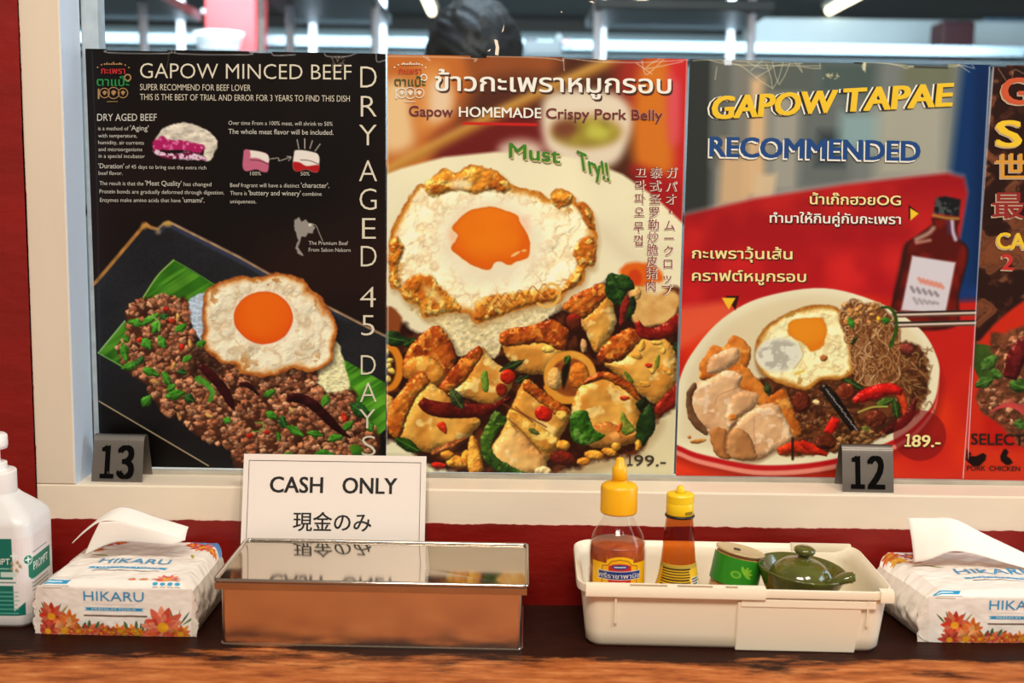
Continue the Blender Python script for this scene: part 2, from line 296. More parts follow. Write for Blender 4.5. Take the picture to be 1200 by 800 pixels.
def paint_pork():
    cv = Canvas((454, 64), (806, 69), (789.5, 556.5), (452.5, 552), RES, C(78, 38, 22)); rnd = random.Random(9)
    S = cv.shape
    S([(440, 50), (530, 50), (560, 80), (556, 130), (500, 200), (440, 220)], C(196, 104, 40), 14)
    S([(450, 100), (478, 96), (482, 120), (484, 165), (450, 170)], C(236, 190, 130), 8); S([(486, 84), (520, 80), (526, 130), (490, 150)], C(222, 140, 66), 9); S([(505, 95), (528, 100), (528, 128), (505, 138)], C(236, 196, 150), 7)
    S([(560, 60), (650, 60), (640, 92), (560, 96)], C(150, 76, 34), 12); S([(560, 100), (640, 96), (620, 170), (540, 170)], C(84, 40, 26), 14)
    S([(520, 150), (640, 130), (640, 200), (520, 190)], C(110, 28, 24), 10)
    cv.stroke([(440, 205), (540, 152), (640, 104), (730, 66)], 11, C(186, 122, 46), 5); cv.stroke([(440, 200), (540, 148), (640, 101), (730, 62)], 3, C(232, 180, 84), 3)
    S([(735, 60), (770, 60), (772, 130), (740, 140), (720, 90)], C(160, 44, 28), 12); S([(766, 64), (820, 60), (820, 260), (790, 240), (770, 190)], C(196, 34, 34), 8)
    S([(752, 76), (782, 72), (786, 120), (790, 190), (772, 205), (744, 188), (742, 130)], C(214, 112, 30), 8); S([(783, 90), (796, 88), (796, 158), (784, 160)], C(220, 80, 80), 5); S([(790, 66), (800, 66), (800, 90), (790, 90)], C(206, 40, 36), 4)
    S([(740, 190), (800, 215), (800, 270), (760, 230)], C(168, 26, 26), 7)
    S([(634, 132), (640, 112), (664, 104), (704, 104), (730, 114), (741, 134), (736, 162), (722, 186), (690, 196), (652, 180), (638, 164)], C(232, 208, 172), 5)
    S(ell(687, 150, 44, 20), C(210, 168, 120), 5); S(ell(687, 152, 40, 17), lambda X, Y, d: mixc(C(120, 92, 30), C(188, 166, 60), fbm(X, Y, 12, 2, 5)), 4); S(ell(662, 148, 14, 10), C(124, 64, 40), 5); S(ell(700, 152, 14, 9), C(196, 186, 70), 5)
    S(ell(610, 172, 26, 12), C(222, 190, 160), 6)
    cv.blur(3.0)
    cream = C(243, 226, 178)
    S([(430, 208), (470, 193), (520, 180), (580, 174), (640, 175), (690, 184), (730, 200), (768, 226), (800, 256), (830, 300), (850, 600), (400, 600)],
      lambda X, Y, d: np.clip(cream*(.97+.06*fbm(X, Y, 60, 2, 3)-.10*sstep(330, 480, Y)*sstep(690, 760, X))[..., None], 0, 1), 2, False, id=1)
    S([(700, 250), (740, 285), (752, 300), (730, 300), (700, 270)], C(222, 200, 160), 8, a=.6)
    S([(640, 545), (720, 530), (770, 490), (800, 430), (830, 470), (830, 600), (640, 600)], C(226, 204, 150), 10, a=.8)
    S([(600, 560), (680, 540), (740, 525), (775, 490), (770, 510), (730, 545), (640, 566)], C(176, 140, 92), 6, a=.7)
    # sauce in the gaps
    sauce = [(448, 372), (466, 368), (490, 384), (540, 386), (590, 380), (640, 364), (700, 330), (740, 318), (776, 330), (806, 340), (806, 430), (798, 468), (764, 500), (748, 528), (700, 540), (660, 552), (600, 560), (520, 552), (486, 532), (460, 515), (448, 508)]
    S(sauce, lambda X, Y, d: mixc(C(44, 15, 7), C(96, 42, 16), sstep(.45, .75, fbm(X, Y, 14, 3, 8))), 3, True, 4, 10, id=2)
    # rice under the egg
    S([(480, 352), (560, 362), (640, 344), (636, 372), (590, 384), (588, 400), (578, 416), (560, 404), (536, 412), (516, 382), (500, 372)], lambda X, Y, d: np.clip(C(238, 212, 150)*(.68+.55*fbm(X+Y*.4, Y*1.3, 4.5, 3, 12))[..., None], 0, 1), 1.2, True, 2, id=2)
    for i in range(60):
        x, y = rnd.uniform(530, 640), rnd.uniform(356, 408)
        if y < 420-(x-530)*.42: cv.stroke([(x, y), (x+rnd.uniform(-6, 6), y+rnd.uniform(2, 6))], 2.2, C(247, 228, 178), .8, a=.7)
    # upper right garnish
    S(ell(752, 316, 26, 14, 10), C(226, 96, 20), 2.5, True, 1); S(ell(744, 320, 8, 10), C(206, 60, 14), 2)
    S([(740, 330), (790, 336), (796, 352), (780, 372), (750, 378), (738, 360)], lambda X, Y, d: mixc(C(236, 190, 110), C(206, 140, 66), fbm(X, Y, 9, 3, 4)), 2, True, 2)
    cv.lump(ell(746, 338, 6, 8), [C(232, 170, 90)], r=6, seed=4); S(ell(768, 332, 12, 7), C(240, 214, 160), 3)
    def skin(p, seed, cols=None): cv.lump(p, cols or [C(190, 88, 22), C(146, 52, 12), C(216, 124, 40)], r=8, bump=1.15, bs=5, spec=.9, rough=1.5, rs=5, seed=seed, id=2, amb=.42)
    def flesh(p, seed, cols=None): cv.lump(p, cols or [C(230, 164, 66), C(206, 130, 44), C(242, 196, 108)], r=13, bump=.42, bs=10, spec=.6, rough=1.6, rs=7, seed=seed, id=2, amb=.5)
    def shade(p): S([(x+3, y+4) for x, y in p], C(40, 14, 6), 4, a=.6)
    # left pepper ring
    S(ell(454, 426, 19, 29), C(222, 126, 26), 1); S(ell(452, 427, 12, 22), C(54, 20, 8), 1.5)
    for i, (x, y) in enumerate([(457, 418), (459, 430), (455, 440), (453, 408), (455, 424)]): cv.lump(ell(x, y, 4.5, 3.5, i*40), [C(244, 196, 84)], r=4, seed=i)
    S([(448, 356), (462, 355), (470, 366), (468, 382), (456, 390), (448, 386)], C(140, 66, 26), 2, True, 2); cv.leaf(462, 392, 18, 9, 10, [C(34, 62, 20), C(18, 34, 12)], 4); cv.leaf(480, 396, 9, 6, -30, [C(26, 44, 14), C(14, 26, 8)], 5)
    cv.lump(ell(452, 470, 10, 12), [C(240, 180, 80), C(222, 150, 60)], r=8, seed=3)
    c1 = [(510, 376), (520, 382), (531, 398), (534, 414), (528, 436), (514, 450), (498, 446), (474, 438), (473, 416), (488, 393)]
    shade(c1); skin(c1, 11); flesh([(474, 420), (500, 412), (522, 432), (512, 449), (496, 445), (475, 438)], 12, [C(214, 130, 40), C(186, 96, 28), C(228, 160, 66)])
    c4f = [(712, 336), (720, 358), (722, 372), (715, 390), (700, 408), (692, 396), (680, 368), (694, 356)]
    shade(c4f); flesh(c4f, 15); skin([(706, 326), (686, 334), (668, 344), (658, 356), (668, 362), (683, 368), (696, 358), (713, 340)], 16)
    c3 = [(590, 396), (636, 394), (662, 404), (652, 420), (638, 434), (610, 432), (598, 420)]
    shade(c3); flesh(c3, 17); skin([(585, 388), (594, 381), (620, 376), (646, 369), (656, 374), (667, 384), (662, 404), (650, 405), (636, 397), (610, 400), (590, 400)], 18)
    cv.lump(ell(642, 404, 8, 5), [C(240, 190, 80)], r=5, seed=2)
    c2 = [(562, 402), (578, 418), (596, 432), (601, 442), (592, 462), (576, 473), (556, 466), (538, 460), (522, 458), (545, 440)]
    shade(c2); flesh(c2, 19); skin([(562, 401), (548, 410), (534, 422), (515, 447), (514, 453), (522, 459), (534, 452), (548, 438), (558, 422), (566, 410)], 20)
    cv.lump([(564, 434), (570, 430), (573, 446), (571, 456), (565, 452)], [C(84, 120, 30), C(110, 140, 40)], r=4, seed=7)
    c5 = [(744, 390), (764, 388), (782, 394), (792, 412), (793, 440), (786, 456), (770, 469), (754, 462), (738, 446), (708, 422), (732, 414)]
    shade(c5); flesh(c5, 21); skin([(738, 379), (724, 386), (712, 394), (700, 411), (704, 420), (718, 420), (732, 416), (744, 402), (754, 388)], 22)
    for i, (x, y, a) in enumerate([(752, 400, 100), (776, 404, 60), (746, 412, 20), (770, 396, 0), (782, 430, 40), (764, 428, 80), (756, 446, 10)]): cv.lump(ell(x, y, 7, 4, a), [C(244, 188, 76), C(226, 150, 50)], r=4, seed=i+3)
    cv.lump(ell(771, 419, 2.5, 9, 10), [C(120, 124, 34)], r=3, seed=4); cv.lump(ell(760, 424, 4, 3), [C(190, 40, 20)], r=3, seed=6); cv.lump(ell(737, 438, 2.6, 9, -35), [C(90, 110, 30)], r=3, seed=9)
    # pepper ring
    S(ell(668, 437, 31, 31, 20), lambda X, Y, d: mixc(C(226, 140, 40), C(236, 164, 60), fbm(X, Y, 8, 2, 3)), 1); S(ell(668, 438, 23, 23, 20), lambda X, Y, d: mixc(C(176, 92, 30), C(120, 52, 16), fbm(X, Y, 10, 3, 6)), 1.5)
    cv.lump(ell(650, 440, 9, 14), [C(232, 176, 96), C(216, 150, 70)], r=9, seed=5); cv.lump(ell(678, 436, 12, 16), [C(222, 128, 36), C(196, 96, 24)], r=8, seed=6); S([(660, 424), (668, 420), (666, 436), (660, 452), (658, 436)], C(24, 18, 8), 1.5); cv.leaf(665, 417, 6, 5, -60, [C(70, 90, 24), C(40, 60, 16)], 5)
    cv.stroke([(640, 450), (650, 464), (668, 467), (684, 462)], 6, C(228, 146, 40), 1)
    # lower row
    c6f = [(503, 445), (520, 456), (540, 476), (562, 490), (556, 502), (548, 512), (534, 522), (516, 524), (504, 529), (490, 525), (466, 512), (474, 486), (490, 458)]
    shade(c6f); flesh(c6f, 23); skin([(492, 431), (504, 445), (490, 460), (478, 484), (468, 512), (456, 504), (453, 486), (464, 462)], 24, [C(206, 110, 30), C(176, 78, 18), C(226, 140, 50)])
    flesh([(508, 526), (532, 514), (550, 510), (536, 524), (520, 532), (505, 532)], 25, [C(150, 80, 30), C(120, 56, 20)])
    cv.lump([(512, 496), (520, 491), (524, 501), (522, 507)], [C(214, 50, 16)], r=4, seed=3, spec=.6)
    cv.chili([(493, 466), (504, 474), (526, 478), (552, 478), (576, 476), (590, 468), (598, 462)], [11, 18, 19, 18, 13, 8, 4], C(112, 24, 12), C(74, 12, 8), 4, .7)
    cv.leaf(535, 465, 14, 7, 58, [C(74, 82, 40), C(40, 48, 22)], 6)
    cv.leaf(600, 424, 16, 5, -25, [C(36, 46, 18), C(22, 28, 10)], 8); cv.leaf(612, 440, 10, 5, -30, [C(34, 40, 14), C(22, 26, 10)], 9)
    cv.lump(ell(595, 437, 9, 9), [C(210, 44, 16), C(180, 28, 10)], r=8, seed=5, spec=.8); cv.lump(ell(588, 453, 7, 8), [C(150, 36, 14), C(110, 20, 8)], r=6, seed=6)
    c7 = [(617, 441), (632, 452), (650, 466), (668, 478), (664, 498), (656, 512), (652, 530), (640, 542), (634, 556), (600, 556), (582, 548), (574, 528), (588, 504), (594, 484), (602, 466), (610, 448)]
    shade(c7); flesh(c7, 26); skin([(617, 440), (634, 452), (652, 466), (668, 480), (656, 486), (640, 474), (622, 460), (612, 450)], 27)
    flesh([(598, 480), (616, 486), (640, 502), (655, 512), (652, 524), (640, 530), (620, 516), (600, 498)], 28, [C(226, 160, 58), C(200, 124, 40), C(240, 190, 90)])
    flesh([(588, 506), (604, 500), (624, 520), (640, 536), (634, 556), (600, 556), (580, 548), (576, 528)], 29, [C(232, 176, 96), C(216, 150, 76), C(240, 196, 124)])
    cv.stroke([(590, 470), (612, 482), (640, 498)], 1.6, C(110, 52, 16), 1); cv.stroke([(596, 488), (616, 508), (634, 530)], 1.6, C(130, 66, 24), 1); cv.stroke([(604, 474), (624, 492)], 1.4, C(120, 60, 20), 1)
    cv.lump(ell(637, 482, 11, 9, 30), [C(220, 44, 18), C(196, 28, 12)], r=8, seed=5, spec=.9); cv.lump(ell(658, 484, 7, 6), [C(240, 180, 74)], r=5, seed=8); cv.leaf(626, 504, 7, 3.5, 25, [C(120, 120, 50), C(90, 90, 36)], 3, False)
    g7 = [(580, 478), (590, 484), (594, 490), (584, 504), (576, 520), (582, 534), (600, 546), (620, 556), (590, 556), (572, 544), (563, 528), (564, 510), (572, 492)]
    cv.lump(g7, [C(62, 92, 22), C(36, 62, 14), C(96, 120, 40)], r=6, bump=1.8, bs=5, spec=.5, seed=33, rough=1.6)
    c8 = [(686, 443), (706, 434), (722, 440), (746, 456), (750, 470), (749, 508), (722, 519), (690, 519), (673, 512), (669, 480), (676, 456)]
    shade(c8); flesh(c8, 30); skin([(680, 446), (692, 436), (706, 431), (726, 437), (744, 450), (750, 467), (738, 458), (724, 448), (706, 441), (690, 446)], 31)
    flesh([(690, 498), (712, 492), (732, 500), (748, 504), (740, 518), (700, 524), (688, 516)], 32, [C(206, 130, 50), C(180, 100, 36), C(226, 150, 70)])
    g8 = [(670, 482), (686, 478), (692, 492), (700, 504), (710, 508), (698, 516), (684, 520), (672, 514), (668, 498)]
    cv.lump(g8, [C(66, 112, 26), C(34, 76, 14), C(100, 140, 50)], r=6, bump=1.8, bs=5, spec=.5, seed=35, rough=1.6)
    cv.lump([(729, 480), (738, 492), (745, 502), (734, 508), (727, 500)], [C(140, 140, 44), C(84, 110, 30)], r=5, seed=37); cv.lump(ell(726, 498, 3, 7, 20), [C(206, 90, 30)], r=3, seed=38)
    cv.lump([(726, 462), (732, 460), (738, 463), (730, 466)], [C(196, 60, 24)], r=3, seed=39)
    cv.leaf(757, 495, 26, 11, -78, [C(34, 62, 22), C(20, 40, 12)], 12, False); cv.leaf(752, 470, 9, 6, -60, [C(30, 46, 16), C(20, 30, 10)], 13, False)
    cv.leaf(722, 334, 22, 13, 70, [C(44, 80, 22), C(22, 44, 12)], 14, False); cv.leaf(732, 326, 14, 10, 30, [C(56, 96, 28), C(26, 50, 14)], 15, False); cv.leaf(738, 356, 16, 7, 100, [C(38, 60, 20), C(22, 36, 12)], 16, False)
    cv.lump([(728, 352), (736, 340), (738, 350), (732, 370), (726, 376)], [C(130, 30, 20)], r=4, seed=3); cv.lump(ell(672, 372, 9, 10), [C(150, 30, 14), C(90, 30, 14)], r=8, seed=3, spec=.6); cv.lump(ell(684, 400, 4, 8), [C(206, 150, 90)], r=4, seed=3)
    cv.lump([(790, 448), (800, 440), (800, 462), (776, 482), (768, 474)], [C(150, 34, 16), C(120, 20, 10)], r=6, seed=3, spec=.6)
    cv.chili([(746, 372), (754, 384), (770, 386), (786, 378), (800, 366)], [7, 14, 16, 17, 15], C(158, 30, 16), C(112, 16, 10), 14, .9)
    cv.leaf(478, 520, 17, 7, 30, [C(44, 76, 18), C(26, 48, 10)], 18); cv.leaf(795, 402, 8, 6, 60, [C(34, 60, 20), C(24, 40, 14)], 19, False)
    for i, (x, y, rx, ry, a) in enumerate([(536, 540, 10, 7, 20), (546, 536, 6, 10, 10), (524, 532, 8, 5, 0), (554, 520, 4, 8, 30), (696, 532, 12, 6, 5), (684, 540, 8, 5, 0), (714, 528, 9, 5, 10), (722, 522, 6, 5, 0), (748, 520, 4, 7, 10), (660, 520, 8, 6, 0), (528, 542, 5, 4, 0)]): cv.lump(ell(x, y, rx, ry, a), [C(236, 160, 50), C(210, 124, 34)], r=5, seed=i+50, spec=.5)
    cv.lump([(550, 512), (556, 510), (563, 530), (566, 548), (560, 556), (550, 556), (548, 536)], [C(236, 166, 60), C(214, 128, 40)], r=6, seed=61)
    cv.lump(ell(514, 545, 9, 4), [C(196, 34, 14)], r=4, seed=3); cv.lump(ell(660, 536, 16, 9, 10), [C(120, 28, 14), C(84, 24, 12)], r=8, seed=4); cv.lump(ell(636, 552, 10, 6), [C(236, 196, 130)], r=5, seed=4)
    # egg
    o = [(456, 276), (463, 254), (478, 227), (491, 210), (498, 210), (514, 197), (522, 193), (535, 198), (550, 190), (569, 192), (586, 198), (599, 210), (616, 217), (633, 220), (645, 228), (648, 219), (661, 217), (673, 225), (675, 233), (684, 231), (693, 242), (697, 257), (700, 274), (697, 291), (696, 305), (688, 310), (682, 325), (664, 338), (656, 350), (640, 348), (626, 352), (606, 358), (582, 366), (559, 374), (548, 363), (526, 361), (498, 367), (490, 354), (476, 348), (466, 334), (458, 330), (456, 300)]
    S([(x+2, y+5) for x, y in o], C(150, 96, 40), 5, a=.55)
    def ew(X, Y, d):
        c = egg_white(11, 75, C(246, 226, 176), C(222, 146, 48), C(176, 86, 18))(X, Y, d)
        ce = sstep(1.15, .55, np.sqrt(((X-575)/75)**2+((Y-278)/62)**2)); return mixc(c, C(250, 230, 188)*(.95+.06*fbm(X, Y, 18, 2, 3))[..., None], ce)
    S(o, ew, 1, True, 2.2, 7, id=3)
    CR = [C(222, 140, 40), C(184, 92, 20), C(240, 186, 84)]
    for i, p in enumerate([[(498, 212), (514, 199), (524, 195), (536, 200), (548, 193), (568, 194), (586, 200), (598, 212), (592, 222), (576, 218), (556, 222), (536, 218), (520, 222), (506, 226)], [(470, 336), (478, 322), (490, 316), (506, 318), (516, 330), (534, 346), (540, 360), (524, 360), (500, 366), (490, 352), (476, 346)],
                       [(556, 358), (560, 348), (580, 340), (600, 338), (626, 334), (650, 332), (658, 338), (650, 346), (628, 350), (604, 358), (582, 366), (560, 372)], [(672, 290), (680, 276), (692, 270), (699, 282), (696, 304), (686, 308), (680, 326), (666, 334), (656, 338), (668, 320), (676, 306)],
                       [(648, 222), (660, 219), (672, 226), (668, 236), (654, 238), (646, 232)], [(456, 280), (466, 272), (474, 288), (466, 310), (470, 330), (460, 330), (456, 304)], [(676, 236), (684, 233), (692, 244), (696, 262), (690, 262), (682, 248)]]):
        cv.lump(p, CR, r=7, bump=1.5, bs=5, spec=.35, soft=2, rough=2, rs=6, seed=90+i, amb=.5)
    S(ell(540, 211, 12, 6), C(250, 226, 170), 4, a=.8); S(ell(508, 340, 14, 5, 40), C(244, 206, 120), 4, a=.7)
    for i in range(26):
        x = rnd.uniform(560, 640); y = 352-(x-560)*.2+rnd.uniform(-5, 5); cv.stroke([(x-6, y+4), (x, y-5), (x+7, y+2)], 1.3, C(246, 190, 90) if i % 2 else C(160, 76, 18), .8, a=.75)
    cv.stroke([(634, 336), (646, 327), (656, 334), (652, 348), (640, 354), (630, 350)], 3, C(236, 176, 80), 1)
    S(ell(538, 270, 12, 14), C(246, 190, 140), 4, a=.9); S(ell(612, 260, 9, 12), C(244, 190, 150), 4, a=.7)
    y0 = [(531, 259), (540, 249), (550, 242), (569, 237), (588, 240), (606, 247), (609, 255), (617, 267), (621, 280), (619, 296), (606, 301), (598, 305), (588, 301), (580, 302), (574, 310), (561, 308), (544, 299), (529, 286), (534, 276), (536, 270), (531, 264)]
    S(y0, C(248, 212, 150), 7, a=.6); S(y0, yolk(C(240, 122, 14), C(226, 92, 8), 572, 264, 46, 40, 5), 1, True, .8, 8, id=3)
    S(ell(604, 292, 6, 1.6, -30), C(250, 214, 140), 1, a=.8); S(ell(614, 288, 3, 1.4, -10), C(250, 214, 140), 1, a=.7)
    # Underline of the homemade word
    W = C(236, 214, 190)
    for p in ([(454, 66), (470, 66), (552, 68), (556, 72), (566, 66), (640, 68), (660, 71), (662, 68), (700, 72), (752, 73), (806, 70)], [(496, 66), (504, 71), (500, 66)], [(660, 69), (661, 82)], [(752, 70), (756, 86), (764, 82), (780, 66), (756, 80), (800, 72)], [(746, 74), (764, 86)], [(454, 66), (455, 300), (453, 551)], [(805, 70), (798, 300), (789, 556)]): cv.stroke(p, .9, W, .6, a=.7, n=3)
    cv.stroke([(543, 141.5), (570, 142), (600, 142.5), (628, 143)], 3.2, C(206, 36, 26), .8)
    return cv

def paint_noodle():
    cv = Canvas((808.5, 69), (1161, 76), (1133.5, 561.5), (792, 557), RES, C(118, 118, 108)); rnd = random.Random(5); S = cv.shape
    for (x0, y0, x1, y1, c, sf) in [(800, 60, 836, 260, C(44, 48, 48), 9), (836, 60, 858, 190, C(94, 98, 96), 8), (846, 160, 882, 236, C(196, 166, 130), 9), (876, 90, 900, 225, C(206, 174, 136), 9), (862, 70, 880, 180, C(118, 118, 114), 8), (900, 66, 960, 110, C(84, 92, 90), 12), (905, 110, 940, 220, C(150, 150, 144), 12), (940, 120, 1000, 215, C(96, 104, 106), 12), (960, 150, 992, 190, C(52, 62, 68), 10), (985, 130, 1040, 175, C(130, 160, 168), 12), (1030, 110, 1110, 205, C(160, 160, 150), 16), (960, 70, 1030, 110, C(70, 86, 86), 14), (1060, 70, 1120, 100, C(104, 110, 92), 10), (886, 200, 910, 230, C(200, 180, 150), 6)]: S([(x0, y0), (x1, y0), (x1-4, y1), (x0-4, y1)], c*np.array([1.06, 1.0, .9]), sf*.7, False, a=.95)
    S([(1130, 60), (1180, 60), (1180, 360), (1100, 360), (1108, 250)], C(15, 48, 90), 7, False)
    S([(1142, 60), (1180, 60), (1180, 360), (1140, 360)], C(12, 38, 74), 6, False)
    red = [(790, 250), (885, 228), (990, 212), (1060, 204), (1110, 199), (1130, 204), (1134, 222), (1120, 300), (1100, 370), (780, 380)]
    S([(x, y-3) for x, y in red], C(196, 150, 136), 4, False, a=.6)
    S(red, lambda X, Y, d: mixc(C(172, 20, 24), C(208, 34, 30), sstep(.3, .7, fbm(X, Y, 70, 3, 2)))*(.92+.12*sstep(230, 330, Y))[..., None], 3, False)
    S([(780, 372), (840, 352), (930, 342), (1060, 344), (1180, 344), (1180, 600), (780, 600)], lambda X, Y, d: mixc(C(226, 52, 18), C(196, 30, 20), sstep(.4, .7, fbm(X, Y, 90, 2, 7))), 7, False)
    S([(780, 362), (830, 350), (860, 350), (850, 372), (780, 408)], C(232, 92, 56), 6, a=.8)
    S([(1104, 330), (1150, 330), (1150, 344), (1100, 348)], C(22, 50, 100), 5, False)
    # sauce bottle
    bt = [(1094, 250), (1092, 258), (1074, 271), (1061, 282), (1055, 310), (1046, 346), (1044, 378), (1118, 378), (1124, 340), (1134, 302), (1134, 284), (1124, 274), (1122, 262), (1123, 250)]
    S(bt, lambda X, Y, d: mixc(mixc(C(116, 22, 12), C(86, 16, 10), sstep(.4, .7, fbm(X, Y, 18, 2, 3))), C(40, 16, 12), sstep(5, 0, d)*.8), 2, id=2)
    S([(1058, 288), (1064, 282), (1060, 310), (1052, 344), (1048, 340)], C(40, 20, 14), 4, a=.7)
    cv.stroke([(1074, 275), (1088, 268), (1094, 262)], 4, C(214, 180, 150), 2.5, a=.8); cv.stroke([(1074, 279), (1090, 276)], 3, C(226, 180, 150), 2, a=.7); cv.stroke([(1116, 254), (1117, 266), (1120, 275)], 4, C(214, 206, 216), 2, a=.9); cv.stroke([(1111, 254), (1112, 268)], 3, C(60, 60, 110), 2, a=.6)
    S([(1097, 227), (1108, 225), (1126, 229), (1124, 249), (1094, 245)], lambda X, Y, d: mixc(C(24, 24, 24), C(70, 70, 66), sstep(.4, .7, fbm(X, Y, 6, 2, 3))), 1.6, False, id=2); cv.stroke([(1094, 247), (1108, 250), (1123, 251)], 3, C(170, 120, 50), 1.5)
    S([(1069, 294), (1120, 302), (1108, 362), (1056, 358)], C(216, 200, 194), 1.6, False, id=2)
    for k in range(6): cv.stroke([(1077+k*5, 321+k*1.3), (1080+k*5, 325+k*1.3)], 3, C(222, 96, 56), 2, a=.75)
    for k in range(5): cv.stroke([(1068+k*7, 331+k*1.5), (1071+k*7, 336+k*1.2)], 2.4, C(84, 72, 70), 2, a=.75); cv.stroke([(1071+k*6, 344+k*1.2), (1075+k*6, 350)], 2.2, C(110, 98, 94), 2, a=.6)
    # plate
    cx, cy = 946, 444
    def plate(k, dx=0, dy=0): return [(cx+(x-cx)*k+dx, cy+(y-cy)*k+dy) for x, y in [(788, 506), (797, 440), (819, 398), (852, 364), (896, 342), (966, 332), (1032, 350), (1078, 380), (1098, 414), (1100, 440), (1090, 474), (1051, 510), (974, 536), (896, 543), (836, 533), (802, 522)]]
    S(plate(1.0, 3, 20), C(120, 16, 12), 7, a=.7)
    S(plate(1.0, 0, 14), C(232, 132, 106), 1.2, id=1); S(plate(1.0, 0, 8), C(188, 18, 22), 1.2, id=1); S(plate(1.0, 0, 1.5), C(238, 214, 168), 1.2, id=1)
    S(plate(1.0), lambda X, Y, d: mixc(C(240, 224, 178), C(228, 204, 154), sstep(2, 16, d)*.7)*(.97+.05*fbm(X, Y, 40, 2, 3))[..., None], 1, id=1)
    S(plate(.9, -4, 2), C(222, 196, 146), 12, a=.5)
    cont = [(886, 440), (960, 436), (1000, 420), (1040, 396), (1072, 398), (1086, 416), (1088, 446), (1076, 482), (1042, 506), (990, 524), (940, 534), (912, 530), (920, 500), (905, 460)]
    S(cont, lambda X, Y, d: mixc(C(110, 56, 26), C(62, 28, 12), sstep(.35, .65, fbm(X, Y, 8, 3, 5))), 2, True, 3, id=2)
    cv.mince([(914, 448), (990, 440), (1000, 470), (1010, 510), (990, 524), (950, 530), (930, 500)], 240, 2.2, 4.6, [C(134, 76, 36), C(112, 56, 26), C(150, 92, 50), C(96, 46, 22)], rnd, 2)
    for (pts, n) in (([(1046, 402), (1070, 398), (1086, 416), (1088, 446), (1078, 480), (1054, 470), (1044, 440)], 70),):
        for i in range(n):
            x, y = rnd.uniform(1044, 1086), rnd.uniform(402, 478); cv.stroke([(x, y), (x+rnd.uniform(-9, 9), y+rnd.uniform(-8, 8)), (x+rnd.uniform(-12, 12), y+rnd.uniform(-12, 12))], 1.5, [C(150, 100, 54), C(116, 76, 34), C(78, 44, 20), C(170, 124, 70)][i % 4], .8, a=.8)
    cv.lump(ell(1062, 404, 11, 7), [C(130, 50, 36), C(100, 36, 24)], r=7, seed=3)
    # pork slices
    CK = [C(210, 120, 40), C(176, 84, 22), C(228, 150, 60)]; FL = [C(222, 170, 116), C(204, 148, 96), C(234, 192, 144)]
    def slab(p, c, sd, r=8, b=.8): cv.lump(p, c, r=r, bump=b*.45, bs=8, spec=.2, rough=1.5, rs=6, seed=sd, id=2, amb=.6)
    slab([(861, 388), (873, 394), (880, 408), (876, 426), (858, 436), (824, 442), (820, 424), (827, 412), (835, 400), (847, 402), (855, 392)], CK, 1, 6, 1.4); slab([(833, 414), (848, 406), (864, 402), (866, 416), (852, 428), (836, 434), (829, 430)], FL, 2)
    slab([(856, 428), (874, 426), (888, 440), (904, 464), (896, 474), (876, 462), (864, 448)], CK, 3, 6, 1.4)
    slab([(806, 460), (814, 446), (830, 440), (852, 430), (871, 436), (868, 450), (884, 462), (884, 500), (856, 536), (838, 530), (832, 506), (814, 498), (806, 478)], FL, 4, 9)
    slab([(805, 458), (812, 446), (817, 448), (812, 462), (814, 480), (828, 500), (828, 508), (816, 500), (806, 484)], [C(96, 60, 34), C(140, 92, 52)], 5, 4, 1.2)
    slab([(858, 462), (870, 455), (888, 458), (884, 474), (866, 488), (856, 500), (850, 486)], FL, 6); slab([(832, 502), (850, 500), (852, 520), (858, 536), (840, 533), (834, 520)], [C(176, 108, 52), C(146, 84, 38)], 9, 5, 1.2)
    slab([(898, 468), (912, 454), (922, 456), (930, 480), (939, 502), (934, 511), (924, 506), (914, 486)], CK, 7, 6, 1.3)
    fr = [(870, 486), (890, 472), (910, 470), (919, 484), (930, 508), (926, 517), (908, 528), (890, 538), (868, 537), (852, 528), (853, 506)]
    S([(x-2, y+3) for x, y in fr], C(90, 40, 16), 3, a=.6); slab(fr, FL, 8, 9); slab([(852, 506), (866, 500), (880, 510), (886, 536), (866, 538), (850, 528)], [C(196, 134, 76), C(166, 106, 56)], 10, 6, 1.2)
    cv.stroke([(884, 486), (884, 510), (890, 534)], 1.2, C(196, 130, 100), 1, a=.8); cv.stroke([(862, 494), (852, 508), (850, 526)], 2.4, C(110, 62, 32), 1.5, a=.8); cv.stroke([(838, 470), (842, 460), (860, 452)], 1, C(190, 130, 90), .8); cv.stroke([(828, 450), (828, 476)], 2, C(236, 200, 170), 1.5, a=.7)
    slab([(854, 484), (860, 482), (863, 488), (856, 491)], CK, 22, 3)
    cv.lump(ell(818, 515, 9, 3, -8), [C(190, 120, 50)], r=3, seed=2); cv.lump(ell(808, 510, 2, 2), [C(180, 100, 40)], r=2, seed=2)
    cv.chili([(912, 528), (930, 522), (948, 526), (966, 530)], [9, 14, 12, 5], C(214, 66, 20), C(190, 40, 14), 4, .5); cv.chili([(938, 516), (952, 524), (970, 532)], [6, 11, 5], C(206, 40, 16), C(180, 24, 10), 6, .5); cv.stroke([(929, 512), (929, 537)], 3, C(40, 18, 8), 1)
    cv.leaf(900, 452, 8, 4.5, 80, [C(52, 64, 26), C(30, 40, 14)], 3, False)
    # egg
    o = [(885, 402), (891, 386), (901, 374), (925, 360), (947, 353), (965, 351), (982, 356), (992, 376), (998, 406), (1000, 430), (986, 440), (963, 442), (945, 453), (927, 450), (903, 440), (888, 426)]
    S([(x+1, y+4) for x, y in o], C(70, 30, 10), 3.5, a=.7); S(o, egg_white(8, 54, C(238, 222, 160), C(206, 140, 50), C(160, 88, 26)), 1, True, 1.4, 7, id=3)
    S([(923, 376), (930, 369), (946, 367), (963, 367), (969, 380), (967, 392), (964, 401), (950, 407), (942, 397), (926, 389)], yolk(C(236, 142, 26), C(228, 118, 14), 945, 380, 26, 22, 5), 1.4, True, .8, 6, id=3)
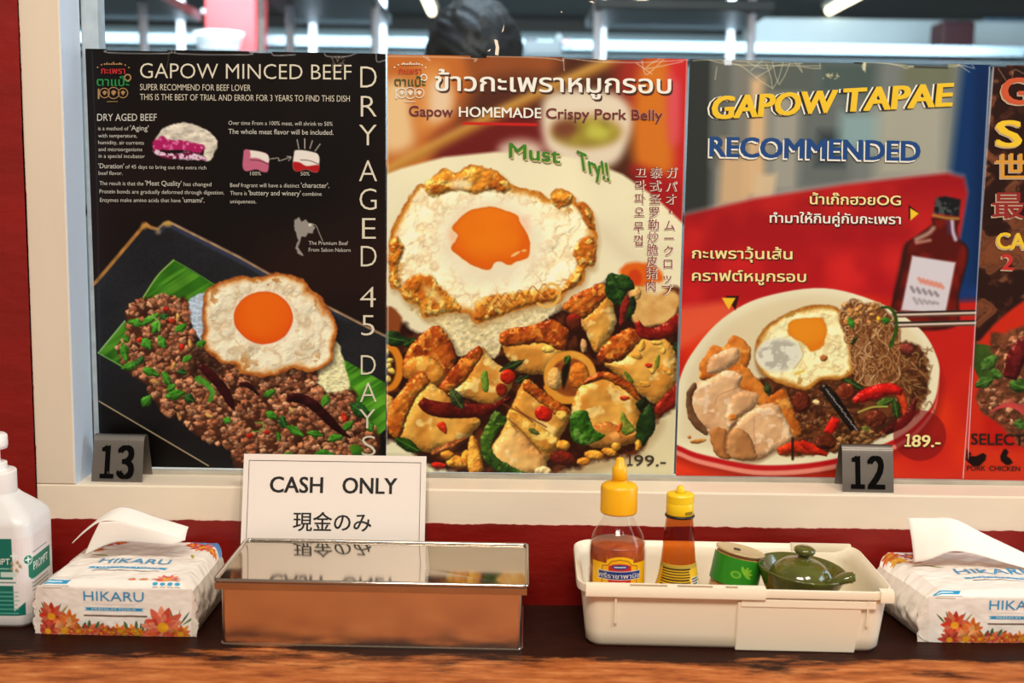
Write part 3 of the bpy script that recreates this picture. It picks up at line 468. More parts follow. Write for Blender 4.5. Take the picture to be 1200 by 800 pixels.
    S(ell(913, 411, 28, 21, -5), C(238, 226, 190), 1.5, a=.9, id=3); S(ell(913, 411, 25, 18, -5), lambda X, Y, d: mixc(C(232, 222, 190), C(186, 176, 150), sstep(.5, .68, fbm(X, Y, 9, 3, 3))), 3, id=3); cv.stroke([(936, 396), (941, 412), (930, 428)], 1.2, C(206, 180, 110), 1); cv.stroke([(932, 434), (942, 430)], 2.4, C(230, 180, 50), 1.5)
    cv.lump(ell(965, 415, 4.5, 4), [C(176, 100, 46)], r=4, seed=4)
    # noodles lifted by chopsticks
    nd = [(986, 356), (998, 348), (1014, 350), (1030, 351), (1040, 360), (1054, 378), (1051, 408), (1050, 440), (1036, 446), (1022, 448), (1004, 434), (998, 402), (986, 376)]
    S(nd, lambda X, Y, d: mixc(C(156, 96, 50), C(108, 58, 26), sstep(.35, .65, fbm(X, Y, 9, 3, 15))), 2, True, 2, id=4)
    NC = [C(206, 150, 92), C(186, 126, 70), C(120, 66, 32), C(226, 178, 120), C(160, 100, 52)]
    k = 0
    while k < 190:
        x, y = rnd.uniform(984, 1054), rnd.uniform(348, 446)
        if not cv.inside(nd, x, y): continue
        k += 1; top = y < 380; r = rnd.uniform(4, 9); a = rnd.random()*6.28; sw = rnd.uniform(2, 4.5)
        if top: p = [(x+r*.7*math.cos(a+sw*q/4), y+r*.55*math.sin(a+sw*q/4)) for q in range(5)]
        else: p = [(x+rnd.uniform(-4, 4)+(5*math.sin(q*1.3+a)), y-16+q*8) for q in range(5)] if rnd.random() < .45 else [(x+r*math.cos(a+sw*q/4), y+1.2*r*math.sin(a+sw*q/4)) for q in range(5)]
        p = [(min(max(px, 984), 1054), min(py, 448)) for px, py in p]
        cv.stroke([(px+.8, py+1) for px, py in p], 1.6, C(74, 36, 14), .8, a=.6, n=4); cv.stroke(p, 1.4, NC[rnd.randrange(5)], .7, a=.9, n=4)
    for i in range(22): cv.lump(ell(rnd.uniform(988, 1036), rnd.uniform(350, 376), 4, 3, i*30), [C(206, 146, 80), C(176, 110, 50)], r=3, seed=i)
    cv.leaf(998, 374, 8, 3, 70, None, 3, False); cv.leaf(1001, 394, 7, 2.5, -60, [C(40, 50, 20)]*2, 4, False); cv.leaf(1038, 370, 5, 4, 0, None, 5, False); cv.lump(ell(1030, 368, 2.5, 3), [C(230, 170, 40)], r=2, seed=3)
    for y0, y1 in ((362, 360), (374, 372)):
        cv.stroke([(1048, y0+1), (1150, y1+1)], 6.5, C(150, 110, 84), .8, n=2); cv.stroke([(1048, y0-1), (1150, y1-1.6)], 2.2, C(40, 26, 20), .7); cv.stroke([(1050, y0+1.4), (1150, y1+.8)], 1.6, C(232, 214, 190), .8); cv.stroke([(1050, y0+4), (1150, y1+3.4)], 1.2, C(70, 40, 28), .7)
    cv.stroke([(1033, 355), (1042, 355), (1049, 364), (1050, 382), (1044, 400)], 3, lambda X, Y, d: mixc(C(64, 90, 24), C(34, 56, 12), fbm(X, Y, 4, 2, 3)), .8, w2=5)
    # garnish
    cv.leaf(1000, 446, 14, 5, 30, [C(54, 74, 24), C(34, 48, 14)], 6); cv.lump(ell(992, 456, 11, 11, 30), [C(134, 52, 26), C(104, 34, 16)], r=9, seed=4, spec=.9)
    cv.chili([(1062, 490), (1060, 470), (1054, 456)], [6, 9, 10], C(210, 70, 24), C(186, 46, 16), 7, .6)
    cv.chili([(1000, 467), (1012, 461), (1028, 455), (1044, 452), (1058, 456)], [6, 15, 17, 14, 8], C(206, 26, 18), C(174, 14, 10), 8, .9)
    cv.leaf(1038, 468, 12, 5, -20, [C(74, 96, 30), C(50, 70, 20)], 9); cv.leaf(1050, 476, 12, 5, 80, [C(56, 80, 26), C(36, 56, 16)], 10); cv.stroke([(1006, 480), (1022, 474), (1040, 473)], 2, C(180, 170, 70), .8)
    cv.lump(ell(1026, 488, 13, 11), [C(124, 50, 28), C(92, 32, 16)], r=9, bump=1.4, seed=6, spec=.6)
    cv.chili([(1030, 508), (1048, 498), (1064, 486), (1073, 464)], [5, 12, 12, 4], C(104, 24, 16), C(64, 12, 10), 11, .7)
    cv.chili([(963, 448), (974, 460), (988, 480), (998, 496), (1008, 509)], [9, 12, 12, 10, 4], C(34, 26, 22), C(16, 10, 8), 9, .9)
    for i in range(18): t = i/17; cv.stroke([(968+38*t, 452+52*t), (970+38*t+rnd.uniform(-1, 2), 455+52*t)], 1.2, C(190, 180, 165), .6, a=.7)
    cv.chili([(970, 506), (976, 496), (980, 487)], [10, 13, 11], C(210, 26, 16), C(180, 16, 10), 12, .9); cv.lump(ell(968, 516, 13, 10), [C(116, 48, 24), C(84, 30, 14)], r=9, bump=1.4, seed=9, spec=.4); cv.lump(ell(939, 468, 11, 13), [C(110, 38, 18), C(84, 26, 12)], r=9, seed=12, spec=.5); cv.lump(ell(957, 468, 4, 3), [C(240, 196, 130)], r=3, seed=2); cv.leaf(1014, 502, 6, 5, 40, [C(110, 110, 40)]*2, 3, False)
    cv.mince([(985, 508), (1030, 500), (1040, 506), (1000, 524), (980, 526)], 40, 2, 4, [C(190, 130, 70), C(150, 90, 40)], rnd, 2)
    S(ell(1078, 508, 31, 31, n=32), C(118, 14, 16), .8, a=.62)
    W = C(232, 216, 170)
    for p in ([(828, 69), (842, 73), (870, 76), (960, 77)], [(812, 71), (834, 70), (905, 73), (960, 72), (1040, 74), (1062, 80), (1070, 77), (1120, 78), (1122, 74)], [(846, 72), (866, 76), (876, 82), (905, 102), (898, 75)], [(876, 73), (896, 80), (912, 76), (940, 74)], [(905, 103), (912, 92), (918, 71)], [(905, 73), (913, 98), (926, 73)], [(930, 70), (940, 84), (936, 74)], [(894, 70), (880, 82)], [(958, 70), (961, 80), (940, 78)], [(1010, 71), (1014, 84), (1012, 72), (1070, 78)], [(1112, 76), (1130, 77), (1142, 80), (1136, 73)], [(1120, 74), (1136, 84)], [(886, 90), (904, 80)], [(838, 92), (840, 78)]): cv.stroke(p, .8, W, .6, a=.65, n=2)
    for i in range(16): x = rnd.uniform(964, 984); y = rnd.uniform(84, 91); cv.stroke([(x, y), (x+rnd.uniform(-4, 4), y+rnd.uniform(-1, 2))], 1.2, C(220, 196, 140), .6, a=.6)
    S([(848, 69), (858, 69), (857, 76), (849, 76)], C(226, 226, 220), .8, False); S([(1010, 71), (1015, 71), (1014, 82), (1011, 82)], C(214, 200, 160), .8, False)
    for x0, x1, y in ((1004, 1010, 73), (965, 1006, 72.4), (1072, 1110, 78)): cv.stroke([(x0, y), (x1, y+1)], 2.4, C(40, 42, 42), .8, a=.8)
    cv.stroke([(1160, 78), (1150, 250), (1133, 560)], 1.2, C(226, 220, 220), .6, a=.8)
    # two small yellow triangle marks with dark shadows
    for p, q in (([(850, 341), (866, 341), (862, 358)], [(846, 343.5), (862, 343.5), (854, 357)]), ([(1065, 235), (1065, 252), (1078, 245)], [(1067, 239), (1067, 253), (1077, 245)])):
        S(p, C(50, 18, 12), .6, False); S(q, C(246, 190, 40), .6, False)
    return cv

def paint_select():
    cv = Canvas((1163.5, 76), (1515, 83), (1469, 568), (1127.5, 562), 1.0, C(58, 28, 18)); rnd = random.Random(8); S = cv.shape
    n = fbm(cv.X, cv.Y, 40, 4, 3); n2 = fbm(cv.X+n*60, cv.Y-n*50, 26, 4, 5)
    cv.img = mixc(C(44, 20, 14), C(126, 66, 36), sstep(.38, .72, n2)); cv.img = mixc(cv.img, C(176, 110, 70), sstep(.06, 0, np.abs(n2-.55))*.35)
    S(ell(1320, 480, 205, 170, -8, 40), C(206, 40, 18), 2, id=1); S(ell(1322, 486, 170, 136, -8, 40), C(190, 26, 16), 6, id=1)
    S([(1120, 470), (1140, 520), (1520, 540), (1520, 580), (1120, 580)], C(206, 46, 20), 6)
    S([(1138, 403), (1160, 400), (1190, 420), (1180, 470), (1148, 440)], lambda X, Y, d: mixc(C(74, 96, 30), C(40, 60, 16), fbm(X, Y, 9, 2, 3)), 1)
    m = [(1160, 390), (1180, 384), (1206, 376), (1300, 370), (1400, 400), (1430, 480), (1360, 540), (1220, 530), (1176, 500), (1150, 476), (1146, 452), (1170, 440)]
    S(m, lambda X, Y, d: C(110, 58, 32)*(.6+.8*fbm(X, Y, 6, 2, 4))[..., None], 2, True, 3, id=2)
    cv.mince(m, 500, 3.2, 6, [C(190, 118, 76), C(170, 96, 58), C(206, 140, 96), C(130, 66, 40)], rnd, 2)
    for i, (x, y, rx, ry, a) in enumerate([(1154, 444, 12, 7, -20), (1168, 434, 8, 5, 40), (1194, 448, 12, 9, 20), (1160, 420, 12, 8, -40), (1210, 430, 10, 7, 0), (1240, 480, 12, 8, 40), (1300, 420, 14, 8, 10), (1196, 494, 8, 6, 0)]): cv.leaf(x, y, rx, ry, a, [C(84, 120, 44), C(48, 78, 24)], i)
    cv.chili([(1216, 392), (1194, 410), (1184, 440)], [22, 24, 16], C(110, 24, 22), C(74, 12, 12), 4, .7)
    for i in range(9): cv.stroke([(1160+i*3, 480-i*2), (1180+i*2, 470+i), (1206, 472+i*2)], 2, C(206, 66, 60), 1, a=.7)
    cv.stroke([(1164.5, 78), (1150, 260), (1128.5, 560)], 1.2, C(226, 220, 216), .6, a=.8); cv.stroke([(1170, 80), (1184, 98), (1188, 82), (1200, 86)], .8, C(200, 170, 140), .6, a=.6)
    # animal signs
    K = C(20, 8, 8)
    S([(1133, 527), (1135, 533), (1144, 533), (1152, 529), (1156, 532), (1155, 538), (1148, 545), (1141, 546), (1134, 540), (1131, 536), (1134, 534)], K, .7, False); S([(1133, 524), (1139, 531), (1132, 535)], K, .7, False)
    S([(1176, 525), (1179, 524), (1182, 528), (1180, 533), (1184, 536), (1187, 541), (1183, 544), (1179, 544), (1173, 539), (1172, 533), (1174, 529)], K, .7, False)
    return cv
# ---------------------------------------------------------------- objects, materials
COL = SC.collection
def tag(o, label=None, cat=None, group=None, kind=None):
    for k, v in (('label', label), ('category', cat), ('group', group), ('kind', kind)):
        if v: o[k] = v
    return o
def empty(name, loc, label, cat, group=None, rot=(0, 0, 0)):
    o = bpy.data.objects.new(name, None); COL.objects.link(o); o.empty_display_size = .02
    o.location = loc; o.rotation_euler = rot; return tag(o, label, cat, group)
def mat(name, col=(.8, .8, .8), rough=.5, metal=0, spec=.5, bump=0, bscale=200, var=0, vscale=30, vcol=None, coat=0, stretch=None, emit=None, trans=0, sss=0):
    m = bpy.data.materials.new(name); m.use_nodes = True; nt = m.node_tree; b = nt.nodes['Principled BSDF']
    b.inputs['Base Color'].default_value = (*col, 1); b.inputs['Roughness'].default_value = rough; b.inputs['Metallic'].default_value = metal
    b.inputs['Specular IOR Level'].default_value = spec; b.inputs['Coat Weight'].default_value = coat; b.inputs['Coat Roughness'].default_value = .08
    if trans: b.inputs['Transmission Weight'].default_value = trans
    if sss: b.inputs['Subsurface Weight'].default_value = sss; b.inputs['Subsurface Radius'].default_value = (.01, .008, .006)
    if emit: b.inputs['Emission Color'].default_value = (*emit[:3], 1); b.inputs['Emission Strength'].default_value = emit[3]
    tc = nt.nodes.new('ShaderNodeTexCoord'); mp = nt.nodes.new('ShaderNodeMapping'); nt.links.new(tc.outputs['Object'], mp.inputs[0])
    if stretch: mp.inputs['Scale'].default_value = stretch
    if bump:
        n = nt.nodes.new('ShaderNodeTexNoise'); n.inputs['Scale'].default_value = bscale; n.inputs['Detail'].default_value = 4; nt.links.new(mp.outputs[0], n.inputs['Vector'])
        bp = nt.nodes.new('ShaderNodeBump'); bp.inputs['Strength'].default_value = bump; bp.inputs['Distance'].default_value = .002
        nt.links.new(n.outputs['Fac'], bp.inputs['Height']); nt.links.new(bp.outputs[0], b.inputs['Normal'])
    if var:
        n = nt.nodes.new('ShaderNodeTexNoise'); n.inputs['Scale'].default_value = vscale; n.inputs['Detail'].default_value = 6; nt.links.new(mp.outputs[0], n.inputs['Vector'])
        r = nt.nodes.new('ShaderNodeValToRGB'); r.color_ramp.elements[0].position = .35; r.color_ramp.elements[1].position = .68
        c2 = vcol or tuple(x*(1-var) for x in col); r.color_ramp.elements[0].color = (*c2, 1); r.color_ramp.elements[1].color = (*col, 1)
        nt.links.new(n.outputs['Fac'], r.inputs[0]); nt.links.new(r.outputs[0], b.inputs['Base Color'])
    return m
def clear_mat(name, tint, gloss=1.0, rough=.03):
    """thin clear sheet: tinted see-through plus a Fresnel reflection"""
    m = bpy.data.materials.new(name); m.use_nodes = True; nt = m.node_tree; nt.nodes.clear()
    o = nt.nodes.new('ShaderNodeOutputMaterial'); t = nt.nodes.new('ShaderNodeBsdfTransparent'); g = nt.nodes.new('ShaderNodeBsdfGlossy'); mx = nt.nodes.new('ShaderNodeMixShader'); fr = nt.nodes.new('ShaderNodeFresnel')
    t.inputs[0].default_value = (*tint, 1); g.inputs['Roughness'].default_value = rough; fr.inputs[0].default_value = 1.45
    mu = nt.nodes.new('ShaderNodeMath'); mu.operation = 'MULTIPLY'; mu.inputs[1].default_value = gloss
    ge = nt.nodes.new('ShaderNodeNewGeometry'); iv = nt.nodes.new('ShaderNodeMath'); iv.operation = 'SUBTRACT'; iv.inputs[0].default_value = 1; m2 = nt.nodes.new('ShaderNodeMath'); m2.operation = 'MULTIPLY'
    nt.links.new(ge.outputs['Backfacing'], iv.inputs[1]); nt.links.new(iv.outputs[0], m2.inputs[0]); nt.links.new(fr.outputs[0], m2.inputs[1]); nt.links.new(m2.outputs[0], mu.inputs[0]); nt.links.new(mu.outputs[0], mx.inputs[0]); nt.links.new(t.outputs[0], mx.inputs[1]); nt.links.new(g.outputs[0], mx.inputs[2]); nt.links.new(mx.outputs[0], o.inputs[0]); return m
def print_mat(name, rough=.35, spec=.4, coat=0):
    m = bpy.data.materials.new(name); m.use_nodes = True; nt = m.node_tree; b = nt.nodes['Principled BSDF']
    a = nt.nodes.new('ShaderNodeAttribute'); a.attribute_name = 'ink'; nt.links.new(a.outputs['Color'], b.inputs['Base Color'])
    b.inputs['Roughness'].default_value = rough; b.inputs['Specular IOR Level'].default_value = spec; b.inputs['Coat Weight'].default_value = coat; return m
def link(name, me, m, parent=None, smooth_=False):
    o = bpy.data.objects.new(name, me); COL.objects.link(o)
    if m is not None: me.materials.append(m)
    if smooth_: me.polygons.foreach_set('use_smooth', np.ones(len(me.polygons), bool))
    if parent is not None: o.parent = parent
    return o
def obj(name, bm, m, parent=None, smooth_=False, recalc=True):
    if recalc: bmesh.ops.recalc_face_normals(bm, faces=bm.faces)
    me = bpy.data.meshes.new(name); bm.to_mesh(me); bm.free(); return link(name, me, m, parent, smooth_)
def box(bm, x0, x1, y0, y1, z0, z1, bev=0, seg=2):
    r = bmesh.ops.create_cube(bm, size=1); vs = r['verts']
    for v in vs: v.co = Vector(((x0+x1)/2+v.co.x*(x1-x0), (y0+y1)/2+v.co.y*(y1-y0), (z0+z1)/2+v.co.z*(z1-z0)))
    if bev:
        es = set(e for v in vs for e in v.link_edges); bmesh.ops.bevel(bm, geom=list(es), offset=bev, segments=seg, profile=.5, affect='EDGES')
    return bm
def bx(*a, **k): return box(bmesh.new(), *a, **k)
def lathe(prof, n=48, cap0=True, cap1=True, bm=None, ctr=(0, 0)):
    bm = bm or bmesh.new(); rings = []
    for r, z in prof:
        rings.append([bm.verts.new((ctr[0]+r*math.cos(2*math.pi*i/n), ctr[1]+r*math.sin(2*math.pi*i/n), z)) for i in range(n)])
    for a, b in zip(rings, rings[1:]):
        for i in range(n): bm.faces.new((a[i], a[(i+1) % n], b[(i+1) % n], b[i]))
    if cap0: bm.faces.new(rings[0][::-1])
    if cap1: bm.faces.new(rings[-1])
    return bm
def tube(bm, pts, r, n=10, r2=None):
    pts = [Vector(p) for p in pts]; rings = []; N = len(pts); r2 = r if r2 is None else r2; ref = None
    for i, p in enumerate(pts):
        t = (pts[min(i+1, N-1)]-pts[max(i-1, 0)]).normalized()
        u = t.cross(Vector((0, 0, 1)) if abs(t.z) < .9 else Vector((1, 0, 0))).normalized() if ref is None else (ref-t*ref.dot(t)).normalized(); ref = u; v = t.cross(u)
        rr = r+(r2-r)*i/max(1, N-1)
        rings.append([bm.verts.new(p+u*rr*math.cos(2*math.pi*k/n)+v*rr*math.sin(2*math.pi*k/n)) for k in range(n)])
    for a, b in zip(rings, rings[1:]):
        for k in range(n): bm.faces.new((a[k], a[(k+1) % n], b[(k+1) % n], b[k]))
    bm.faces.new(rings[0][::-1]); bm.faces.new(rings[-1]); return bm
def spl(pts, n=6): return [tuple(p) for p in spath3(pts, n)]
def spath3(pts, n=6):
    P = np.array(pts, float); P = np.vstack([2*P[0]-P[1], P, 2*P[-1]-P[-2]]); out = []
    for i in range(1, len(P)-2):
        p0, p1, p2, p3 = P[i-1:i+3]
        for k in range(n):
            t = k/n; out.append(.5*((2*p1)+(-p0+p2)*t+(2*p0-5*p1+4*p2-p3)*t*t+(-p0+3*p1-3*p2+p3)*t**3))
    out.append(P[-2]); return np.array(out)
def rloop(x0, x1, y0, y1, r, z, n=6):
    out = []
    for cx, cy, a0 in ((x1-r, y1-r, 0), (x0+r, y1-r, 90), (x0+r, y0+r, 180), (x1-r, y0+r, 270)):
        for k in range(n+1):
            a = math.radians(a0+90*k/n); out.append((cx+r*math.cos(a), cy+r*math.sin(a), z))
    return out
def loft(loops, cap0=True, cap1=True, bm=None):
    bm = bm or bmesh.new(); R = [[bm.verts.new(p) for p in l] for l in loops]; n = len(R[0])
    for a, b in zip(R, R[1:]):
        for i in range(n): bm.faces.new((a[i], a[(i+1) % n], b[(i+1) % n], b[i]))
    if cap0: bm.faces.new(R[0][::-1])
    if cap1: bm.faces.new(R[-1])
    return bm
def set_ink(me, cols):
    at_ = me.color_attributes.new('ink', 'FLOAT_COLOR', 'POINT'); a = np.ones((len(me.vertices), 4), np.float32); a[:, :3] = cols; at_.data.foreach_set('color', a.ravel())
def to_lin(c, gain): 
    c = np.clip(c, 0, 1); l = np.where(c <= .04045, c/12.92, ((c+.055)/1.055)**2.4); return np.clip(l*np.array(gain), 0, .92)
def grid_mesh(name, pos, cols, keep=None):
    """pos (H, W, 3), cols (H, W, 3) -> mesh of the kept cells"""
    H, W = pos.shape[:2]; j, i = np.mgrid[0:H-1, 0:W-1]
    if keep is not None: j, i = j[keep], i[keep]
    q = np.stack([j*W+i, (j+1)*W+i, (j+1)*W+i+1, j*W+i+1], -1).reshape(-1, 4)
    u, inv = np.unique(q, return_inverse=True); inv = inv.reshape(-1)
    me = bpy.data.meshes.new(name); n = len(q); me.vertices.add(len(u)); me.loops.add(n*4); me.polygons.add(n)
    me.vertices.foreach_set('co', pos.reshape(-1, 3)[u].astype(np.float32).ravel()); me.loops.foreach_set('vertex_index', inv.astype(np.int32))
    me.polygons.foreach_set('loop_start', np.arange(0, n*4, 4, dtype=np.int32)); me.polygons.foreach_set('use_smooth', np.ones(n, bool))
    me.update(calc_edges=True); set_ink(me, cols.reshape(-1, 3)[u]); return me
_tc = {}
def glyphs(s, bold=0, res=3):
    k = (s, bold, res)
    if k not in _tc:
        c = bpy.data.curves.new('lettering', 'FONT'); c.body = s; c.offset = bold; c.resolution_u = res; o = bpy.data.objects.new('lettering', c); COL.objects.link(o)
        bpy.context.view_layer.update(); me = o.to_mesh(); V = np.array([v.co[:2] for v in me.vertices]).reshape(-1, 2); Fc = [tuple(p.vertices) for p in me.polygons]
        o.to_mesh_clear(); bpy.data.objects.remove(o); bpy.data.curves.remove(c); _tc[k] = (V, Fc)
    return _tc[k]
CAPH = None; BOLD = .45
def lettering(name, items, mapper, m, parent, label=None):
    """items: (text, x0, x1, baseline left, baseline right, cap height, bold, shear) in the sheet's own units (y downwards)"""
    global CAPH
    if CAPH is None: CAPH = glyphs('H')[0][:, 1].max()
    V = []; Fs = []
    for it in items:
        s, x0, x1, yl, yr, ch = it[:6]; bold = it[6] if len(it) > 6 else 0; sh = it[7] if len(it) > 7 else 0
        v, f = glyphs(s, min(bold*BOLD, 0))
        if not len(v): continue
        xa, xb = v[:, 0].min(), v[:, 0].max(); u = (v[:, 0]-xa)/(xb-xa); hgt = v[:, 1]/CAPH*ch
        X = x0+(x1-x0)*u+sh*hgt; sl = (yr-yl)/(x1-x0); Y = yl+sl*(X-x0)-hgt
        ex = max(0, bold*BOLD)*1.25*ch
        for kk, (dx, dy) in enumerate(((0, 0),) if ex < (.1 if ch > 1 else .0001) else ((-ex, -ex*.4), (ex, ex*.4), (-ex, ex*.4), (ex, -ex*.4), (0, 0))):
            b = len(V); V += [Vector(mapper(x+dx, y+dy))+Vector((0, -2.5e-5*kk, 0)) for x, y in zip(X, Y)]; Fs += [tuple(b+i for i in t) for t in f]
    me = bpy.data.meshes.new(name); me.from_pydata([tuple(p) for p in V], [], Fs); me.update()
    o = link(name, me, m, parent)
    if label: o['label'] = label
    return o
def flat(name, polys, mapper, m, parent):
    V = []; Fs = []
    for p in polys:
        b = len(V); V += [tuple(mapper(x, y)) for x, y in p]; Fs.append(tuple(range(b, b+len(p))))
    me = bpy.data.meshes.new(name); me.from_pydata(V, [], Fs); me.update(); return link(name, me, m, parent)
def ring(cx, cy, r, w, n=24):
    out = []
    for k in range(n):
        a, b = 2*math.pi*k/n, 2*math.pi*(k+1)/n
        out.append([(cx+(r+q)*math.cos(t), cy+(r+q)*math.sin(t)) for q, t in ((-w/2, a), (w/2, a), (w/2, b), (-w/2, b))])
    return out

# ---------------------------------------------------------------- setting: the wall, the window, the kitchen beyond
M_red = mat('red_paint', rgb(142, 17, 9), .4, bump=.6, bscale=70, var=.25, vscale=20, stretch=(.5, 1, 1))
M_white = mat('cream_gloss_paint', rgb(242, 228, 206), .38, bump=.25, bscale=45, var=.07, vscale=16, stretch=(.35, 1, 1))
M_kwall = mat('pale_tile', rgb(176, 210, 224), .4); M_kdark = mat('dark_ceiling', rgb(22, 26, 29), .6, var=.3, vscale=2)
M_steel = mat('brushed_steel', rgb(190, 192, 190), .3, 1); M_alu = mat('aluminium_stop', rgb(206, 216, 224), .4, .2, var=.2, vscale=60)
def struct(name, bm, m, smooth_=False): return tag(obj(name, bm, m, None, smooth_), kind='structure')
def ragged(x0, x1, y0, y1, z0, z1, side, seed, amp=.0005, step=.0016):
    """board whose painted edge is ragged on one side ('top' or 'right')"""
    rn = random.Random(seed); bm = bmesh.new(); F_ = []; k = 0
    n = int(((x1-x0) if side == 'top' else (z1-z0))/step); n = min(n, 700); prev = 0
    for i in range(n+1):
        t = i/n; prev = prev*.6+rn.uniform(-amp, amp)
        F_.append(((x0+(x1-x0)*t, z1+prev) if side == 'top' else (x1+prev, z0+(z1-z0)*t)))
    o = F_+([(x1, z0), (x0, z0)] if side == 'top' else [(x0, z1), (x0, z0)])
    f = bm.faces.new([bm.verts.new((x, y0, z)) for x, z in o]); bmesh.ops.triangulate(bm, faces=[f])
    r = bmesh.ops.extrude_face_region(bm, geom=bm.faces[:]); bmesh.ops.translate(bm, vec=(0, y1-y0, 0), verts=[v for v in r['geom'] if isinstance(v, bmesh.types.BMVert)])
    return bm
struct('wall_front', ragged(-.90, 1.05, -.0022, .08, -.85, .0692, 'top', 3), M_red)
struct('wall_left', ragged(-.90, -.4735, -.0016, .08, .0692, 1.35, 'right', 5, .0005), M_red)
struct('trim_1', bx(-.4765, -.4352, 0, .052, .1045, 1.35, bev=.0012), mat('post_paint', rgb(224, 210, 190), .4, bump=.2, bscale=45, var=.05, vscale=16, stretch=(1, 1, .3)))
struct('trim_6', bx(-.4354, -.4345, .0006, .0525, .1045, 1.35), mat('jamb_painted_cool_light', rgb(206, 222, 240), .35, var=.05, vscale=20, stretch=(1, 1, .2)))  # added liner; the bluish light on the reveal is put into its colour
struct('trim_2', bx(-.4765, 1.05, 0, .08, .0660, .1045, bev=.0018), M_white)
struct('trim_3', bx(-.4345, -.4175, .056, .078, .1045, 1.35, bev=.001), M_alu)
struct('trim_4', bx(-.4345, 1.05, .0455, .0535, .1043, .1088, bev=.0006), mat('worn_glazing_bead', rgb(186, 180, 164), .6, var=.4, vscale=70, stretch=(.2, 1, 1)))
gl = struct('window_1', bx(-.4345, 1.05, .0535, .0550, .1045, 1.35), clear_mat('window_glass', (.97, .985, .985), .8))
fk = flat('paint_fleck', [[(588, 38), (591, 28), (590, 36)], [(579, 46), (583, 47), (585, 56), (584, 65), (580, 64), (581, 55)], [(571, 60), (575, 57), (574, 60)], [(657, 14), (658, 13), (659, 15)], [(690, 2), (697, 4), (694, 1)]], lambda x, y: at(x, y, .0528), M_white, gl)
struct('floor', bx(-3.2, 3.2, -2.2, 6.2, -.95, -.85), mat('grey_floor_tile', rgb(120, 118, 112), .5, var=.2, vscale=4))
struct('wall_back', bx(-3.2, 3.2, 5.6, 5.7, -.85, 2.4), M_kwall)
struct('ceiling', bx(-3.2, 3.2, 2.2, 5.25, 1.26, 1.32), M_kdark)
struct('trim_5', bx(-3.2, 3.2, 5.2, 5.28, 1.20, 1.26), M_kdark)
# tube lamps under the kitchen ceiling
M_tube = mat('lit_tube', (1, .9, .7), .4, emit=(1, .86, .62, 5))
for i, (x, y1, lb) in enumerate(((-.375, 4.75, 'lit ceiling tube lamp left of the cook, above the dark hair'), (.575, 4.85, 'short lit ceiling tube lamp between the other two, above the pork poster'), (1.47, 4.5, 'long lit ceiling tube lamp at the right, above the pale steel hood'))):
    t = empty('tube_lamp', (x, 4.2, 1.23), lb, 'lamp', 'tube lamps under the kitchen ceiling')
    obj('lamp_body', bx(-.03, .03, -.7, y1-4.2, .005, .03, bev=.004), mat('lamp_housing', rgb(200, 204, 204), .5), t)
    obj('tube', tube(bmesh.new(), [(0, -.68, -.008), (0, y1-4.2-.02, -.008)], .018, 12), M_tube, t, True)
# hood, shelves and poles
M_shelf = mat('shelf_steel', rgb(64, 74, 80), .45, .5, var=.3, vscale=5); M_pole = mat('pole_steel', rgb(226, 232, 244), .35, .1)
def X_at(px, Y): return at(px, 40, Y).x
def Z_at(py, Y, px=600): return at(px, py, Y).z
Y1 = 2.6
t = empty('wall_shelf', (X_at(600, 3.2), 3.2, Z_at(54, 3.2)), 'long thin steel rail shelf crossing behind the cook\'s head', 'shelf')
obj('shelf_board', bx(-2.4, 2.4, -.1, .1, -.014, .008, bev=.003), M_shelf, t); obj('shelf_lip', bx(-2.4, 2.4, -.112, -.1, -.022, .012, bev=.002), mat('steel_lip', rgb(150, 172, 186), .4, .4), t)
zL = Z_at(67, 2.93); obj('lower_board', bx(-2.4, 2.4, -.36, -.18, zL-.012-t.location.z, zL-t.location.z, bev=.002), M_shelf, t)
for px in (-1.6, 0, 1.8): obj('bracket', bx(px-.012, px+.012, -.2, .1, zL-.012-t.location.z, .0, bev=.002), M_shelf, t)
def rack(x0, x1, yt, poles, label, Y=Y1, dp=.5):
    z = Z_at(yt, Y+.18); xa, xb = X_at(x0, Y), X_at(x1, Y)
    t = empty('steel_rack', ((xa+xb)/2, Y, -.85), label, 'shelf rack', 'steel racks in the kitchen'); cx = (xa+xb)/2
    obj('shelf', bx(xa-cx, xb-cx, -dp, .18, z+.85, z+.88, bev=.004), M_shelf, t); obj('shelf', bx(xa-cx, xb-cx, -.25, .18, 1.15, 1.17, bev=.004), M_shelf, t)
    for px, dy in poles: obj('leg', tube(bmesh.new(), [(at(px, 40, Y+dy).x-cx, dy, 0), (at(px, 40, Y+dy).x-cx, dy, 2.1)], .013, 10), M_pole, t, True)
rack(60, 220, 31, ((168, -.22), (212, .16), (70, -.22), (66, .16)), 'steel rack at the far left behind the beef poster')
rack(335, 452, 32, ((340, -.22), (367, .16), (440, -.22), (448, .16)), 'steel rack between the white post and the cook')
rack(690, 886, 32, ((880, -.22), (856, .16), (700, -.22), (706, .16)), 'steel rack right of the cook above the noodle poster', dp=.26)
tag(obj('red_pillar', bx(X_at(240, 2.9), X_at(300, 2.9), 2.9, 3.1, -.85, 1.26, bev=.01), mat('kitchen_red', rgb(186, 56, 62), .5, var=.1)), 'muted red square pillar standing in the kitchen', 'pillar')
tag(obj('white_post', tube(bmesh.new(), [(X_at(306, 2.3), 2.3, -.85), (X_at(306, 2.3), 2.3, 1.9)], .009, 12), mat('white_post_paint', rgb(238, 244, 250), .4)), 'slim white post right of the red pillar', 'post')
t = empty('utensil_tub', (X_at(258, 2.92), 2.92, zL), 'white tub holding bent utensils, in front of the red pillar', 'tub')
obj('tub', lathe([(.055, 0), (.07, .005), (.082, .05), (.088, .062), (.084, .062), (.076, .02)], 32, True, True), mat('white_plastic', rgb(230, 236, 240), .45), t, True)
